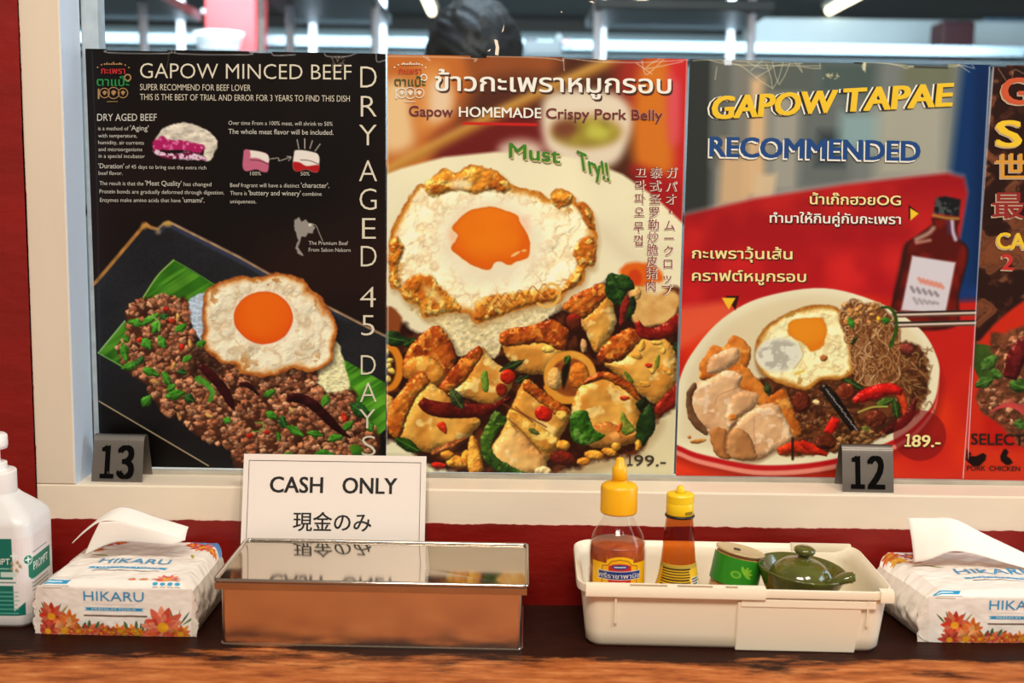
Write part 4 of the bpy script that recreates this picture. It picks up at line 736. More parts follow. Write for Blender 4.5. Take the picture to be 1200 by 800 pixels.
for p in (((.03, 0, .02), (.03, 0, .08), (.0, 0, .11), (-.03, 0, .125), (-.06, 0, .135)), ((.03, .01, .02), (.055, .01, .075), (.035, .01, .10), (0, .01, .115)), ((.0, .01, .02), (.02, .02, .075), (.06, .02, .07))): obj('utensil_handle', tube(bmesh.new(), spl(p), .010, 8), mat('grey_handle', rgb(176, 184, 190), .35, .5), t, True)
zc = zL; t = empty('kitchen_appliance', (X_at(640, 2.93), 2.93, zc), 'small dark box with knobs right of the cook\'s head', 'appliance')
obj('housing', bx(-.075, .055, -.05, .05, 0, .05, bev=.008), mat('dark_plastic', rgb(70, 78, 84), .5), t); obj('top_unit', bx(-.07, -.03, -.03, .03, .05, .062, bev=.004), mat('dark_plastic_top', rgb(54, 60, 66), .5), t)
for q in (0, 1): obj('knob', tube(bmesh.new(), [(.03+q*.025, -.02, .05), (.05+q*.035, -.03, .07-q*.03)], .012, 10), mat('pink_grey', rgb(170, 140, 146), .5) if q else mat('knob_grey', rgb(100, 108, 112), .5), t, True)
# stainless hood at the right, its mauve and blue reflections built as solid pieces
t = empty('steel_hood', (X_at(1030, 4.4), 4.4, Z_at(55, 4.4)), 'pale blue steel hood panel at the upper right of the kitchen', 'hood')
obj('hood_panel', bx(-.60, 1.4, 0, .1, 0, .15, bev=.01), mat('pale_hood', rgb(206, 228, 240), .4, .0, var=.12, vscale=3), t); obj('hood_lip', bx(-.62, 1.4, -.03, .12, -.03, .0, bev=.006), mat('hood_lip_steel', rgb(140, 164, 186), .35, .6), t)
tag(obj('mauve_reflection', bx(X_at(1104, 3.9), X_at(1143, 3.9), 3.9, 4.05, -.85, Z_at(16, 3.9), bev=.01), mat('mauve', rgb(58, 16, 32), .6)), 'mauve block standing for a reflection in the pale steel hood', 'pillar')  # block added in place of a mauve reflection in the hood
t = empty('blue_reflection', (X_at(1185, 4.9), 4.9, Z_at(14, 4.9)), 'blue speckled panel standing for a reflection in the hood, at the top right corner', 'window')
obj('reflection_panel', bx(-.14, .5, 0, .02, -.02, .22), mat('reflection_blue', rgb(150, 196, 232), .4, var=.7, vscale=9, vcol=rgb(70, 110, 150)), t); obj('reflection_edge', bx(-.15, .51, -.01, .03, -.035, -.02, bev=.003), M_shelf, t)  # panel added in place of the blue sparkle reflected in the hood

# ---------------------------------------------------------------- the cook (seen from behind, only the hair shows above the posters)
def person():
    Yp = 1.36; hc = at(556, 52, Yp); hx, hz = hc.x, hc.z
    t = empty('person', (hx, Yp, -.85), 'person with short black hair facing away beyond the window', 'person')
    bm = bmesh.new(); ly = bm.verts.layers.skin.verify()
    def V(x, y, z, r, ry=None):
        v = bm.verts.new((x, y, z)); v[ly].radius = (r, ry or r); return v
    def E(a, b): bm.edges.new((a, b)); return b
    H = hz+.85-.02                                             # head centre above the floor
    pel = V(0, 0, H-.66, .15, .11); pel[ly].use_root = True
    ws = E(pel, V(0, 0, H-.52, .135, .10)); ch = E(ws, V(0, .01, H-.34, .16, .11)); nk0 = E(ch, V(0, 0, H-.2, .085, .075)); nk = E(nk0, V(0, .0, H-.12, .055, .055)); h1 = E(nk, V(0, .025, H-.05, .068, .075)); h2 = E(h1, V(0, .02, H+.03, .078, .09)); E(h2, V(0, .01, H+.08, .055, .065))
    for s in (-1, 1):
        sh = E(nk0, V(s*.17, 0, H-.26, .06)); el = E(sh, V(s*.23, .04, H-.54, .043)); wr = E(el, V(s*.16, .26, H-.6, .028)); pa = E(wr, V(s*.14, .34, H-.6, .036, .018))
        for k in range(4): a = E(pa, V(s*(.115+.016*k), .39, H-.595, .009)); E(a, V(s*(.115+.016*k), .415+.006*(k in (1, 2)), H-.615, .0075))
        th = E(pa, V(s*.105, .345, H-.6, .01)); E(th, V(s*.092, .375, H-.605, .008))
        hip = E(pel, V(s*.09, 0, H-.76, .1)); kn = E(hip, V(s*.1, .01, H-1.12, .065)); an = E(kn, V(s*.1, -.01, .09, .042)); E(an, V(s*.1, .13, .035, .04, .03))
    me = bpy.data.meshes.new('body'); bm.to_mesh(me); bm.free(); o = bpy.data.objects.new('body', me); COL.objects.link(o)
    m1 = o.modifiers.new('skin', 'SKIN'); m1.use_smooth_shade = True; m2 = o.modifiers.new('sub', 'SUBSURF'); m2.levels = m2.render_levels = 2
    bpy.context.view_layer.update(); ev = o.evaluated_get(bpy.context.evaluated_depsgraph_get()); me2 = bpy.data.meshes.new_from_object(ev); bpy.data.objects.remove(o)
    for v in me2.vertices:                                     # face: brow, nose, chin on the far side; ears
        p = v.co; d = p-Vector((0, .11, H-.01))
        if d.length < .03: p.y += .02*(1-d.length/.03)
        for s in (-1, 1):
            d = p-Vector((s*.085, .0, H)); 
            if d.length < .03: p.x += s*.016*(1-d.length/.03)
    body = link('body', me2, mat('skin', rgb(190, 136, 104), .5), t, True)
    bmh = bmesh.new(); bmesh.ops.create_icosphere(bmh, subdivisions=5, radius=1); rn = np.array([v.co[:] for v in bmh.verts])
    for v in bmh.verts:
        c = v.co.normalized(); n = fbm(np.array([c.x*3+c.z*5]), np.array([c.y*3-c.z*2]), .35, 4, 3)[0]-.5
        r = 1+n*.20
        if c.z < -.2: r *= 1-.25*(-.2-c.z)
        v.co = Vector((c.x*.0985*r, c.y*.115*r-.012, c.z*.112*r))
        if c.y > .35 and c.z < .25: v.co.y *= .8
    hm = mat('black_hair', rgb(26, 32, 37), .5, bump=1.0, bscale=60, var=.75, vscale=26, stretch=(1, 1, .3)); h = obj('hair', bmh, hm, t, True); h.location = (0, .012, H+.004)
    # shirt follows the torso and upper arms
    bs = bmesh.new()
    for z, rx, ry in (): pass
    L = []
    for z, rx, ry in ((H-.74, .175, .135), (H-.62, .172, .13), (H-.5, .165, .125), (H-.36, .185, .135), (H-.27, .185, .12), (H-.21, .12, .1), (H-.165, .078, .078)):
        L.append([(rx*math.cos(a*math.pi/16), ry*math.sin(a*math.pi/16)+.005, z) for a in range(32)])
    loft(L, False, False, bs)
    for s in (-1, 1): tube(bs, [(s*.14, 0, H-.25), (s*.185, .01, H-.33), (s*.215, .025, H-.43)], .075, 16, .062)
    obj('shirt', bs, mat('dark_shirt', rgb(40, 44, 52), .8), t, True)
    bt = bmesh.new(); 
    for s in (-1, 1): tube(bt, [(s*.085, 0, H-.7), (s*.09, 0, H-.8), (s*.1, .01, H-1.12), (s*.1, -.01, .1)], .115, 20, .07)
    obj('trousers', bt, mat('dark_trousers', rgb(36, 38, 46), .8), t, True)
person()

# ---------------------------------------------------------------- counter
def counter():
    m = bpy.data.materials.new('worn_wood'); m.use_nodes = True; nt = m.node_tree; b = nt.nodes['Principled BSDF']; N = nt.nodes.new; K = nt.links.new
    tc = N('ShaderNodeTexCoord'); mp = N('ShaderNodeMapping'); mp.inputs['Scale'].default_value = (.22, 1, 1); K(tc.outputs['Object'], mp.inputs[0])
    g = N('ShaderNodeTexNoise'); g.inputs['Scale'].default_value = 85; g.inputs['Detail'].default_value = 9; g.inputs['Roughness'].default_value = .68; K(mp.outputs[0], g.inputs['Vector'])
    cr = N('ShaderNodeValToRGB'); e = cr.color_ramp.elements; e[0].position = .3; e[0].color = (*rgb(104, 44, 18), 1); e[1].position = .72; e[1].color = (*rgb(222, 148, 88), 1); x = e.new(.5); x.color = (*rgb(180, 100, 50), 1); K(g.outputs['Fac'], cr.inputs[0])
    # old dark varnish left towards the wall and in streaks
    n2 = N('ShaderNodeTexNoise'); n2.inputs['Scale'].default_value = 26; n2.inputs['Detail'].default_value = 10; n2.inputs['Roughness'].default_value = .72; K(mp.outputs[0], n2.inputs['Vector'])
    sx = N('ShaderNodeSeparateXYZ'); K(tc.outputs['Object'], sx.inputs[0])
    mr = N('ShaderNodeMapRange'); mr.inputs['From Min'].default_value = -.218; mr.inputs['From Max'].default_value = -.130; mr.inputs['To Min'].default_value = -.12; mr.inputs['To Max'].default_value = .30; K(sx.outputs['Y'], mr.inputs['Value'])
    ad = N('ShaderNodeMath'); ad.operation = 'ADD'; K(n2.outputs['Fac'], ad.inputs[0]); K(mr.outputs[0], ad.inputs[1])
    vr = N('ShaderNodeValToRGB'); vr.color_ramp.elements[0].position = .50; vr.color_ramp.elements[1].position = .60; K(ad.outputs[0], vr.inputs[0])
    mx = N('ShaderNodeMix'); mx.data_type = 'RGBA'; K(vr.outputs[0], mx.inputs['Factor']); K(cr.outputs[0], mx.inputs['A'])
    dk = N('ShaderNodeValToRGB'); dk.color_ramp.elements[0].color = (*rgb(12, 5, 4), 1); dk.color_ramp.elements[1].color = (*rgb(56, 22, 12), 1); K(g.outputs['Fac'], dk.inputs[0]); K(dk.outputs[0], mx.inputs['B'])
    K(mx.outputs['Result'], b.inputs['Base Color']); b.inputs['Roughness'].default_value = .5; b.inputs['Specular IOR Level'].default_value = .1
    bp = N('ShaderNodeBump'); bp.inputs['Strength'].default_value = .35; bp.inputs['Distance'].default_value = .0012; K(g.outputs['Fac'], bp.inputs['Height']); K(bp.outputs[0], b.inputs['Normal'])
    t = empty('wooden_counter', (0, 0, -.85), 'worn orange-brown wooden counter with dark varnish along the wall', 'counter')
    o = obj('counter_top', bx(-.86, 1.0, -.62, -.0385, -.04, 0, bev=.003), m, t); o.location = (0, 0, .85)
    for x in (-.74, .88):
        for y in (-.56, -.1): obj('leg', bx(x-.03, x+.03, y-.03, y+.03, 0, .8095, bev=.004), m, t)
    a = obj('apron', bx(-.74, .88, -.575, -.555, .72, .8095, bev=.002), m, t)
counter()

# ---------------------------------------------------------------- posters
GAIN = (.86, 1.0, 1.19)
M_print = print_mat('poster_print', .34, .2); M_back = mat('poster_back', rgb(226, 224, 220), .6)
def ink(name, r, g, b): return mat(name, tuple(np.array(lin((r/255, g/255, b/255)))*np.array(GAIN)), .4)
YP = .0508
def poster(name, cv, label, parts, torn, seed):
    c = [at(*p, YP) for p in cv.c]; u = np.linspace(0, 1, cv.W)[None, :, None]; v = np.linspace(0, 1, cv.H)[:, None, None]; A, B, D, E_ = [np.array(p) for p in c]
    pos = (A*(1-u)+B*u)*(1-v)+(E_*(1-u)+D*u)*v
    uu, vv = u[..., 0], v[..., 0]; pos[..., 1] += (-.0007*np.sin(uu*math.pi)*np.sin(vv*9+seed)-.0005*np.exp(-vv*14)*np.sin(uu*40+seed))*1.0
    cols = to_lin(cv.img, GAIN); base = (A+B+D+E_)/4; base[2] = min(D[2], E_[2]); t = empty(name, tuple(base), label, 'poster', 'food posters taped along the window'); pos = pos-base
    rn = random.Random(seed); top = np.zeros(cv.W-1); x = 0
    for a, b_, dep in torn:
        i = int((a-cv.c[0][0])/(cv.c[1][0]-cv.c[0][0])*cv.W); j = int((b_-cv.c[0][0])/(cv.c[1][0]-cv.c[0][0])*cv.W); top[max(0, i):j] = dep*cv.res
    ok = np.arange(cv.H-1)[:, None] >= top[None, :]
    idc = cv.ids[:-1, :-1]
    o = link('sheet', grid_mesh('sheet', pos, cols, ok & (idc == 0)), M_print, t); made = {0: o}
    for k, (nm, par) in parts.items():
        q = ok & (idc == k)
        if q.any(): made[k] = link(nm, grid_mesh(nm, pos, cols, q), M_print, made.get(par, t) if par else t)
    bk = pos[::12, ::12].copy(); bk = np.concatenate([bk, pos[-1:, ::12]], 0); bk = np.concatenate([bk, np.concatenate([pos[::12, -1:], pos[-1:, -1:]], 0)], 1); bk[..., 1] += .0006; bk[0, :, 2] -= .004
    bm = bmesh.new(); R = [[bm.verts.new(p) for p in r] for r in bk]
    for r0, r1 in zip(R, R[1:]):
        for i in range(len(r0)-1): bm.faces.new((r0[i], r0[i+1], r1[i+1], r1[i]))
    obj('backing_paper', bm, M_back, t)
    ba = Vector(base); return t, (lambda lift: (lambda x, y: at(x, y, YP)-ba+Vector((0, -.0011-lift, 0))))

t, mp = poster('menu_poster', paint_beef(), 'black minced beef poster with vertical white letters, leftmost on the window', {1: ('plate_picture', 0), 2: ('minced_beef_picture', 0), 3: ('fried_egg_picture', 0), 4: ('meat_joint_picture', 0), 5: ('meat_drawing', 0), 6: ('meat_drawing', 0), 7: ('map_picture', 0)}, [(127, 196, 1.0), (292, 318, 1.2)], 1)
cream = ink('cream_ink', 226, 206, 172); pale = ink('pale_ink', 206, 192, 168); gold = ink('gold_ink', 168, 120, 70)
lettering('title_lettering', [('GAPOW MINCED BEEF', 164.5, 412, 91.6, 93.5, 17.6, -.02)], mp(0), cream, t)
lettering('subtitle_lettering', [('SUPER RECOMMEND FOR BEEF LOVER', 164.5, 294, 105.6, 106.6, 7.2, -.02), ('THIS IS THE BEST OF TRIAL AND ERROR FOR 3 YEARS TO FIND THIS DISH', 164.5, 410, 117.2, 119.2, 7.2, -.02)], mp(0), cream, t)
lettering('body_lettering', [('DRY AGED BEEF', 114.3, 184, 141.6, 141.6, 8.2, .006), ("is a method of", 115.4, 151, 152.6, 152.8, 4.4, -.01), ("'Aging'", 153, 174.5, 152.8, 153, 5.8, .008), ('with temperature,', 115.6, 161, 161, 161.2, 4.4, -.01), ('humidity, air currents', 115.6, 169, 169, 169.4, 4.4, -.01), ('and microorganisms', 115.8, 167, 177, 177.2, 4.4, -.01), ('in a special incubator', 116, 170, 184.8, 185.2, 4.4, -.01),
    ], mp(0), pale, t)
lettering('body_lettering', [("'Duration'", 115.6, 145.5, 197, 197.4, 5.6, .008), ('of 45 days to bring out the extra rich', 147.5, 242, 197.4, 198.6, 4.4, -.01), ('beef flavor.', 116, 144, 204.8, 205, 4.4, -.01), ], mp(0), pale, t)
lettering('body_lettering', [('The result is that the', 117, 168.5, 216.8, 217.3, 4.6, -.01), ("'Meat Quality'", 170.5, 213, 217.3, 217.8, 5.8, .008), ('has changed', 215.5, 248, 217.8, 218.2, 4.6, -.01), ('Protein bonds are gradually deformed through digestion.', 117, 263, 226.4, 227.8, 4.6, -.01), ('Enzymes make amino acids that have', 117.6, 212, 236.4, 237, 4.6, -.01), ("'umami'.", 214.5, 240, 237, 237.3, 5.6, .008),
    ], mp(0), pale, t)
lettering('body_lettering', [('Over time From a 100% meat, will shrink to 50%', 268, 390, 146.2, 147.4, 4.6, -.01), ('The whole meat flavor will be included.', 268, 391, 156.8, 158, 5.8, .008), ], mp(0), pale, t)
lettering('body_lettering', [('100%', 293.5, 306, 205.4, 205.5, 4.4, -.01), ], mp(0), pale, t)
lettering('body_lettering', [('50%', 352.5, 363, 205.6, 205.7, 4.4, -.01), ], mp(0), pale, t)
lettering('body_lettering', [('Beef fragrant will have a distinct', 270, 351, 219, 219.7, 4.6, -.01), ("'character'.", 353, 386, 219.7, 220, 5.6, .008), ('There is', 270, 289.5, 228.4, 228.6, 4.6, -.01), ("'buttery and winery'", 291.5, 352.5, 228.6, 229.2, 5.6, .008), ('combine', 354.5, 377, 229.2, 229.4, 4.6, -.01), ('uniqueness.', 270, 300.5, 238, 238.2, 4.6, -.01),
    ], mp(0), pale, t)
lettering('body_lettering', [('The Premium Beef', 362, 408, 286.6, 287, 4.4, -.01), ('From Sakon Nakorn', 362, 411, 294.6, 295, 4.4, -.01)], mp(0), pale, t)
for grp in (slice(0, 7), slice(7, 9), slice(9, 13)): lettering('side_lettering', [(ch, x0, x1, yb, yb, h, -.03) for ch, x0, x1, yb, h in [('D', 422.5, 441.5, 103, 25.5), ('R', 423, 441.5, 137, 25), ('Y', 421, 441.5, 170.6, 24.8), ('A', 421, 442, 212.6, 25), ('G', 421.5, 441.5, 246, 25.4), ('E', 424.5, 440.5, 280, 25), ('D', 423, 441.5, 312.4, 24.8), ('4', 422, 440.5, 360, 24.4), ('5', 423.5, 439, 393, 24.4), ('D', 423, 440.5, 439, 23.6), ('A', 422, 441.5, 471, 23.4), ('Y', 421, 440, 502, 23.4), ('S', 424, 440.5, 534, 24)][grp]], mp(0), cream, t)
def logo(t, mp, x, y, c1, c2, c3, s=1):
    o = lettering('logo_lettering', [('กะเพรา', x+5, x+33*s, y+16.4, y+16.6, 7.2, .03)], mp(0), c1, t); lettering('logo_lettering', [('ตาแป๊ะ', x, x+38*s, y+30.4, y+31, 9.5, .035)], mp(0), c2, t)
    q = []
    for dx, r in ((9, 5.6), (19.5, 6.6), (30.5, 5.6)):
        q += ring(x+dx*s, y+39, r, 1.0); q += [[(x+dx*s+r*.55*math.cos(a)*k, y+39+r*.5*math.sin(a)*k) for a, k in ((-.4, 1), (.6, .6), (1.6, 1), (2.6, .6), (3.6, .9), (4.7, 1.1))]]
    q += ring(x+36*s, y+21, 3.6, 1.6); q += [[(x+1, y+34), (x+3, y+34), (x+3, y+46), (x+1, y+46)]]
    for k in range(7): a = math.radians(205+k*22); q += ring(x+19*s+20*math.cos(a), y+13+9.5*math.sin(a), .5, 1.0, 6)
    for k in range(8): q += [[(x+8+k*2.8, y+4.4), (x+10+k*2.8, y+4.4), (x+10+k*2.8, y+6), (x+8+k*2.8, y+6)], [(x+12+k*1.6, y+48.5), (x+13+k*1.6, y+48.5), (x+13+k*1.6, y+49.6), (x+12+k*1.6, y+49.6)]]
    flat('logo_emblem', q, mp(0), c3, t)
logo(t, mp, 114, 70, ink('red_ink', 200, 34, 30), ink('green_ink', 20, 132, 56), gold)

t, mp = poster('menu_poster', paint_pork(), 'crispy pork poster with a large fried egg, second from the left on the window', {1: ('plate_picture', 0), 2: ('crispy_pork_picture', 0), 3: ('fried_egg_picture', 0)}, [(552, 570, 1.8), (660, 700, 1.4), (700, 752, 2.0)], 2)
wh = ink('warm_white_ink', 246, 232, 206); dr = ink('dark_red_ink', 112, 26, 22); glow = ink('glow_ink', 240, 206, 176); gr = ink('leaf_green_ink', 62, 122, 20); sh1 = ink('brown_shadow_ink', 70, 30, 18)
TT = 'ข้าวกะเพราหมูกรอบ'
lettering('title_shadow', [(TT, 512, 788, 108, 111.4, 20.5, .03)], mp(-.0002), sh1, t); lettering('title_lettering', [(TT, 510, 786, 106.2, 109.4, 20.5, .04)], mp(0), wh, t)
S2 = [('Gapow', 479.5, 531, 135.6, 136.6, 11.6), ('Crispy Pork Belly', 640, 776, 138.4, 140.6, 11.6)]

for q in S2: lettering('subtitle_glow', [q+(.075,)], mp(-.0002), glow, t); lettering('subtitle_lettering', [q+(.045,)], mp(0), dr, t)
lettering('homemade_lettering', [('HOMEMADE', 538, 634, 136.8, 138.4, 11.6, .04)], mp(0), wh, t)
lettering('must_try_shadow', [('Must', 599, 658, 185.8, 193, 16.5, .05), ('Try!!', 681, 716, 199, 214, 19.5, .05, -.15)], mp(-.0002), ink('olive_shadow', 196, 178, 110), t)
lettering('must_try_lettering', [('Must', 597, 656, 183.8, 191, 16.5, .05), ('Try!!', 679, 714, 197, 212, 19.5, .05, -.15)], mp(0), gr, t)
V3 = []
for s, x0, x1, ys in (('ガパオ・ムークロップ', 787, 781.5, (202, 218, 233, 248, 264, 279, 293.5, 309, 327, 339)), ('泰式圣罗勒炒脆皮猪肉', 768.5, 762.5, (202, 217.5, 233, 248.5, 263, 277.5, 292, 306, 320, 334.5)), ('끄라파오 무껍', 750.5, 746, (202, 217, 232.5, 248, None, 266, 281.5))):
    for k, (ch, y) in enumerate(zip(s, ys)):
        if y is None: continue
        x = x0+(x1-x0)*(y-202)/135; v, _ = glyphs(ch); w = (v[:, 0].max()-v[:, 0].min())/CAPH*9.6; h0 = (v[:, 1].max()+v[:, 1].min())/2/CAPH*9.6
        if ch == 'ー': V3.append(('ー', x-5.5, x+5.5, y+h0, y+h0, 9.6)); continue
        V3.append((ch, x-w/2, x+w/2, y+h0, y+h0, 9.6))
GI, SI = ink('side_glow_ink', 246, 218, 190), ink('side_ink', 134, 46, 34)
for lo, hi in ((776, 800), (757, 776), (735, 757)):
    q3 = [q for q in V3 if lo < (q[1]+q[2])/2 < hi]; lettering('side_glow', [(q[0], q[1]+.5, q[2]+.5, q[3]+.5, q[4]+.5, q[5], .10) for q in q3], mp(-.0002), GI, t); lettering('side_lettering', [q+(.012,) for q in q3], mp(0), SI, t)
lettering('price_lettering', [('１', 735, 741, 545, 545, 12.4, .06), ('99.-', 743, 780, 545.1, 546, 12.4, .035)], mp(0), ink('price_ink', 58, 44, 30), t)
logo(t, mp, 462.5, 70, ink('red_ink_b', 196, 50, 34), ink('green_ink_b', 44, 74, 34), ink('logo_white', 236, 214, 184), .95)

t, mp = poster('menu_poster', paint_noodle(), 'noodle poster with a red table and yellow slanted title, right of the crispy pork poster', {1: ('plate_picture', 0), 2: ('food_picture', 0), 3: ('fried_egg_picture', 0), 4: ('noodle_picture', 0)}, [(905, 1000, .9), (1062, 1072, 2.4), (1072, 1110, 2.0)], 3)
ye = ink('yellow_ink', 244, 190, 34); bk = ink('black_ink', 34, 26, 20); bl = ink('blue_ink', 14, 64, 116); ce = ink('cream_yellow_ink', 250, 222, 140)
def multi(nm, items, cols):
    for k, (dx, dy, c, l, sfx) in enumerate(cols): lettering(nm+sfx, [(q[0], q[1]+dx, q[2]+dx, q[3]+dy, q[4]+dy)+q[5:] for q in items], mp(l), c, t)
multi('title', [('GAPOW', 834, 978, 139.5, 131.4, 25.5, .10, .1), ('TAPAE', 987, 1114, 130.8, 124, 26.2, .10, .1)], [(-5, .5, wh, -.0004, '_outline'), (-3, .5, bk, -.0002, '_shadow'), (0, 0, ye, 0, '_lettering')])
multi('recommended', [('RECOMMENDED', 832, 1077, 183, 188.4, 22.5, .09, .02)], [(-1.6, 2, wh, -.0002, '_outline'), (0, 0, bl, 0, '_lettering')])
multi('upper_caption', [('น้ำเก๊กฮวยOG', 949, 1055, 239, 240.4, 11, .045)], [(1.4, 1.2, sh1, -.0002, '_shadow'), (0, 0, ce, 0, '_lettering')])
multi('middle_caption', [('ทำมาให้กินคู่กับกะเพรา', 902, 1055, 260.6, 262.4, 10.4, .045)], [(1.4, 1.2, sh1, -.0002, '_shadow'), (0, 0, wh, 0, '_lettering')])
multi('lower_caption', [('กะเพราวุ้นเส้น', 811, 928, 302.4, 303.6, 11.4, .045), ('คราฟต์หมูกรอบ', 811, 944, 328.6, 330, 11.4, .045)], [(1.4, 1.2, sh1, -.0002, '_shadow'), (0, 0, ce, 0, '_lettering')])
multi('price', [('１', 1060, 1066.5, 522.6, 522.7, 13.4, .09, .08), ('89.-', 1068, 1101, 522.7, 523.4, 13.4, .06, .08)], [(1, 1, sh1, -.0002, '_shadow'), (0, 0, ce, 0, '_lettering')])

t, mp = poster('menu_poster', paint_select(), 'brown marbled poster with coloured letters, rightmost and cut by the photo edge', {1: ('plate_picture', 0), 2: ('minced_meat_picture', 0)}, [(1163, 1180, 1.2)], 4)
ro = ink('orange_red_ink', 206, 78, 36); dd = ink('deep_red_ink', 150, 28, 26); K2 = ink('near_black_ink', 26, 10, 8); yo = ink('amber_ink', 222, 146, 40)
def pair(nm, it, c): lettering(nm+'_shadow', [(it[0], it[1]-1.6, it[2]-1.6, it[3]+1.6, it[4]+1.6)+it[5:]], mp(-.0002), ink('rim_ink', 196, 160, 120), t); lettering(nm, [it], mp(0), c, t)
pair('letter_g', ('G', 1174, 1206, 121.5, 122, 30, .08), ro); pair('letter_s', ('S', 1168, 1196, 171.5, 172, 30, .08), ye); pair('kanji', ('世', 1167, 1203, 208, 208, 23, .05), yo); pair('kanji', ('最', 1163, 1200, 253, 253, 23, .05), dd)
pair('letters_ca', ('CA', 1168, 1201, 291, 292, 18.5, .07), ye); pair('number', ('2', 1174, 1187, 315.5, 316, 17.5, .07), ink('scarlet_ink', 206, 34, 30))
lettering('select_lettering', [('SELECT', 1138, 1200, 520, 521, 12.5, .05)], mp(0), K2, t); lettering('meat_lettering', [('PORK', 1133, 1154.5, 550.6, 550.9, 5.6, .04), ('CHICKEN', 1159, 1195, 551, 551.5, 5.6, .04)], mp(0), K2, t)

# ---------------------------------------------------------------- table number stands on the sill
M_tent = mat('satin_steel', rgb(134, 128, 121), .42, 1, bump=.08, bscale=300, stretch=(1, .05, .05)); M_num = mat('black_number_paint', rgb(6, 5, 5), .7, spec=.05)
def tent(x, y, rz, num, label, worn):
    W, Hh, D = .0515, .0462, .034
    t = empty('table_number_stand', (x, y, .1045), label, 'number stand', 'steel number stands on the sill', (0, 0, rz))
    prof = [(-D/2, .0), (-D/2+.002, .010), (-.0075, Hh-.008), (-.0055, Hh-.0035), (-.0025, Hh-.0005), (0, Hh), (.0025, Hh-.0005), (.0055, Hh-.0035), (.0075, Hh-.008), (D/2-.002, .010), (D/2, .0)]
    prof = [(-D/2, 0), (-D/2+.002, .01)]+[tuple(p) for p in spath(prof[1:-1], 5)][1:-1]+[(D/2-.002, .01), (D/2, 0)]
    bm = bmesh.new(); n = len(prof); th = .0007
    P = np.array(prof); T = np.gradient(P, axis=0); T /= np.linalg.norm(T, axis=1)[:, None]; Nn = np.stack([T[:, 1], -T[:, 0]], 1); Q = P+Nn*th
    if Q[n//2, 1] > P[n//2, 1]: Q = P-Nn*th
    xs = (-W/2, -W/2+.0007, W/2-.0007, W/2); A = [[bm.verts.new((xx, p[0], max(p[1], 0))) for p in P] for xx in xs]; B = [[bm.verts.new((xx, p[0], max(p[1], 0))) for p in Q] for xx in xs]
    for k in range(3):
        for i in range(n-1): bm.faces.new((A[k][i], A[k+1][i], A[k+1][i+1], A[k][i+1])); bm.faces.new((B[k][i], B[k][i+1], B[k+1][i+1], B[k+1][i]))
    for k in (0, 3):
        for i in range(n-1): bm.faces.new((A[k][i], A[k][i+1], B[k][i+1], B[k][i]))
    for k in range(3):
        for i in (0, n-1): bm.faces.new((A[k][i], B[k][i], B[k+1][i], A[k+1][i]))
    obj('bent_plate', bm, M_tent, t, True).data.set_sharp_from_angle(angle=.6)
    # numerals on the sloping front face
    yb, yt, zb, zt = -D/2+.002, -.0075, .010, Hh-.008
    def f(xx, yy):
        z = .0405-yy; return Vector((xx, yb+(yt-yb)*(z-zb)/(zt-zb)-.0006, z))
    lettering('numeral', [(num[0], -.0158, -.0050, .0362, .0362, .0288, .10), (num[1], .0008, .0155, .0362, .0362, .0288, .10)], f, M_num, t)
    if worn: flat('worn_spot', [[(.004, .026), (.0075, .0275), (.0085, .0295), (.0052, .029)], [(.0068, .0312), (.0085, .0315), (.008, .0335)], [(-.0098, .030), (-.0086, .0305), (-.009, .033)]], lambda a, b: f(a, b)-Vector((0, .0002, 0)), M_tent, t)
tent(-.3972, .0285, math.radians(-1), '１３', 'steel table stand with number 13 at the left end of the sill', True)
tent(.3640, .0260, math.radians(-1.5), '１２', 'steel table stand with number 12 in front of the noodle poster', False)

# ---------------------------------------------------------------- cash only sign leaning on the wall
def sign():
    Wd, Hh = .1815, .143; a = math.asin(.034/Hh); x0 = -.0835-.1815/2
    t = empty('cash_sign', (-.1742, -.0392, .0004), 'white laminated CASH ONLY sign leaning behind the steel box', 'sign', None, (-a, 0, math.radians(-.3)))
    obj('laminate', bx(-Wd/2-.003, Wd/2+.003, .0006, .0012, 0, Hh+.003, bev=.0002), clear_mat('laminate_film', (.93, .93, .92), .7), t)
    obj('paper', bx(-Wd/2, Wd/2, -.0001, .0005, .003, Hh), mat('white_paper', rgb(238, 228, 220), .35), t)
    f = lambda x, y: Vector((x, -.0004, Hh-y)); K = mat('black_print', rgb(14, 13, 13), .5)
    fr = []
    for q in ((-.0855, .0062, .0855, .0067), (-.0855, .1278, .0855, .1283), (-.0855, .0062, -.085, .1283), (.085, .0062, .0855, .1283)): fr.append([(q[0], q[1]), (q[2], q[1]), (q[2], q[3]), (q[0], q[3])])
    flat('border', fr, f, K, t)
    lettering('lettering', [('CASH', -.0635, -.0115, .0375, .0375, .0152, .05), ('ONLY', .0085, .0620, .0375, .0375, .0152, .05)], f, K, t); lettering('lettering', [('現金のみ', -.0395, .0375, .0735, .0735, .0138, .03)], f, K, t)
sign()

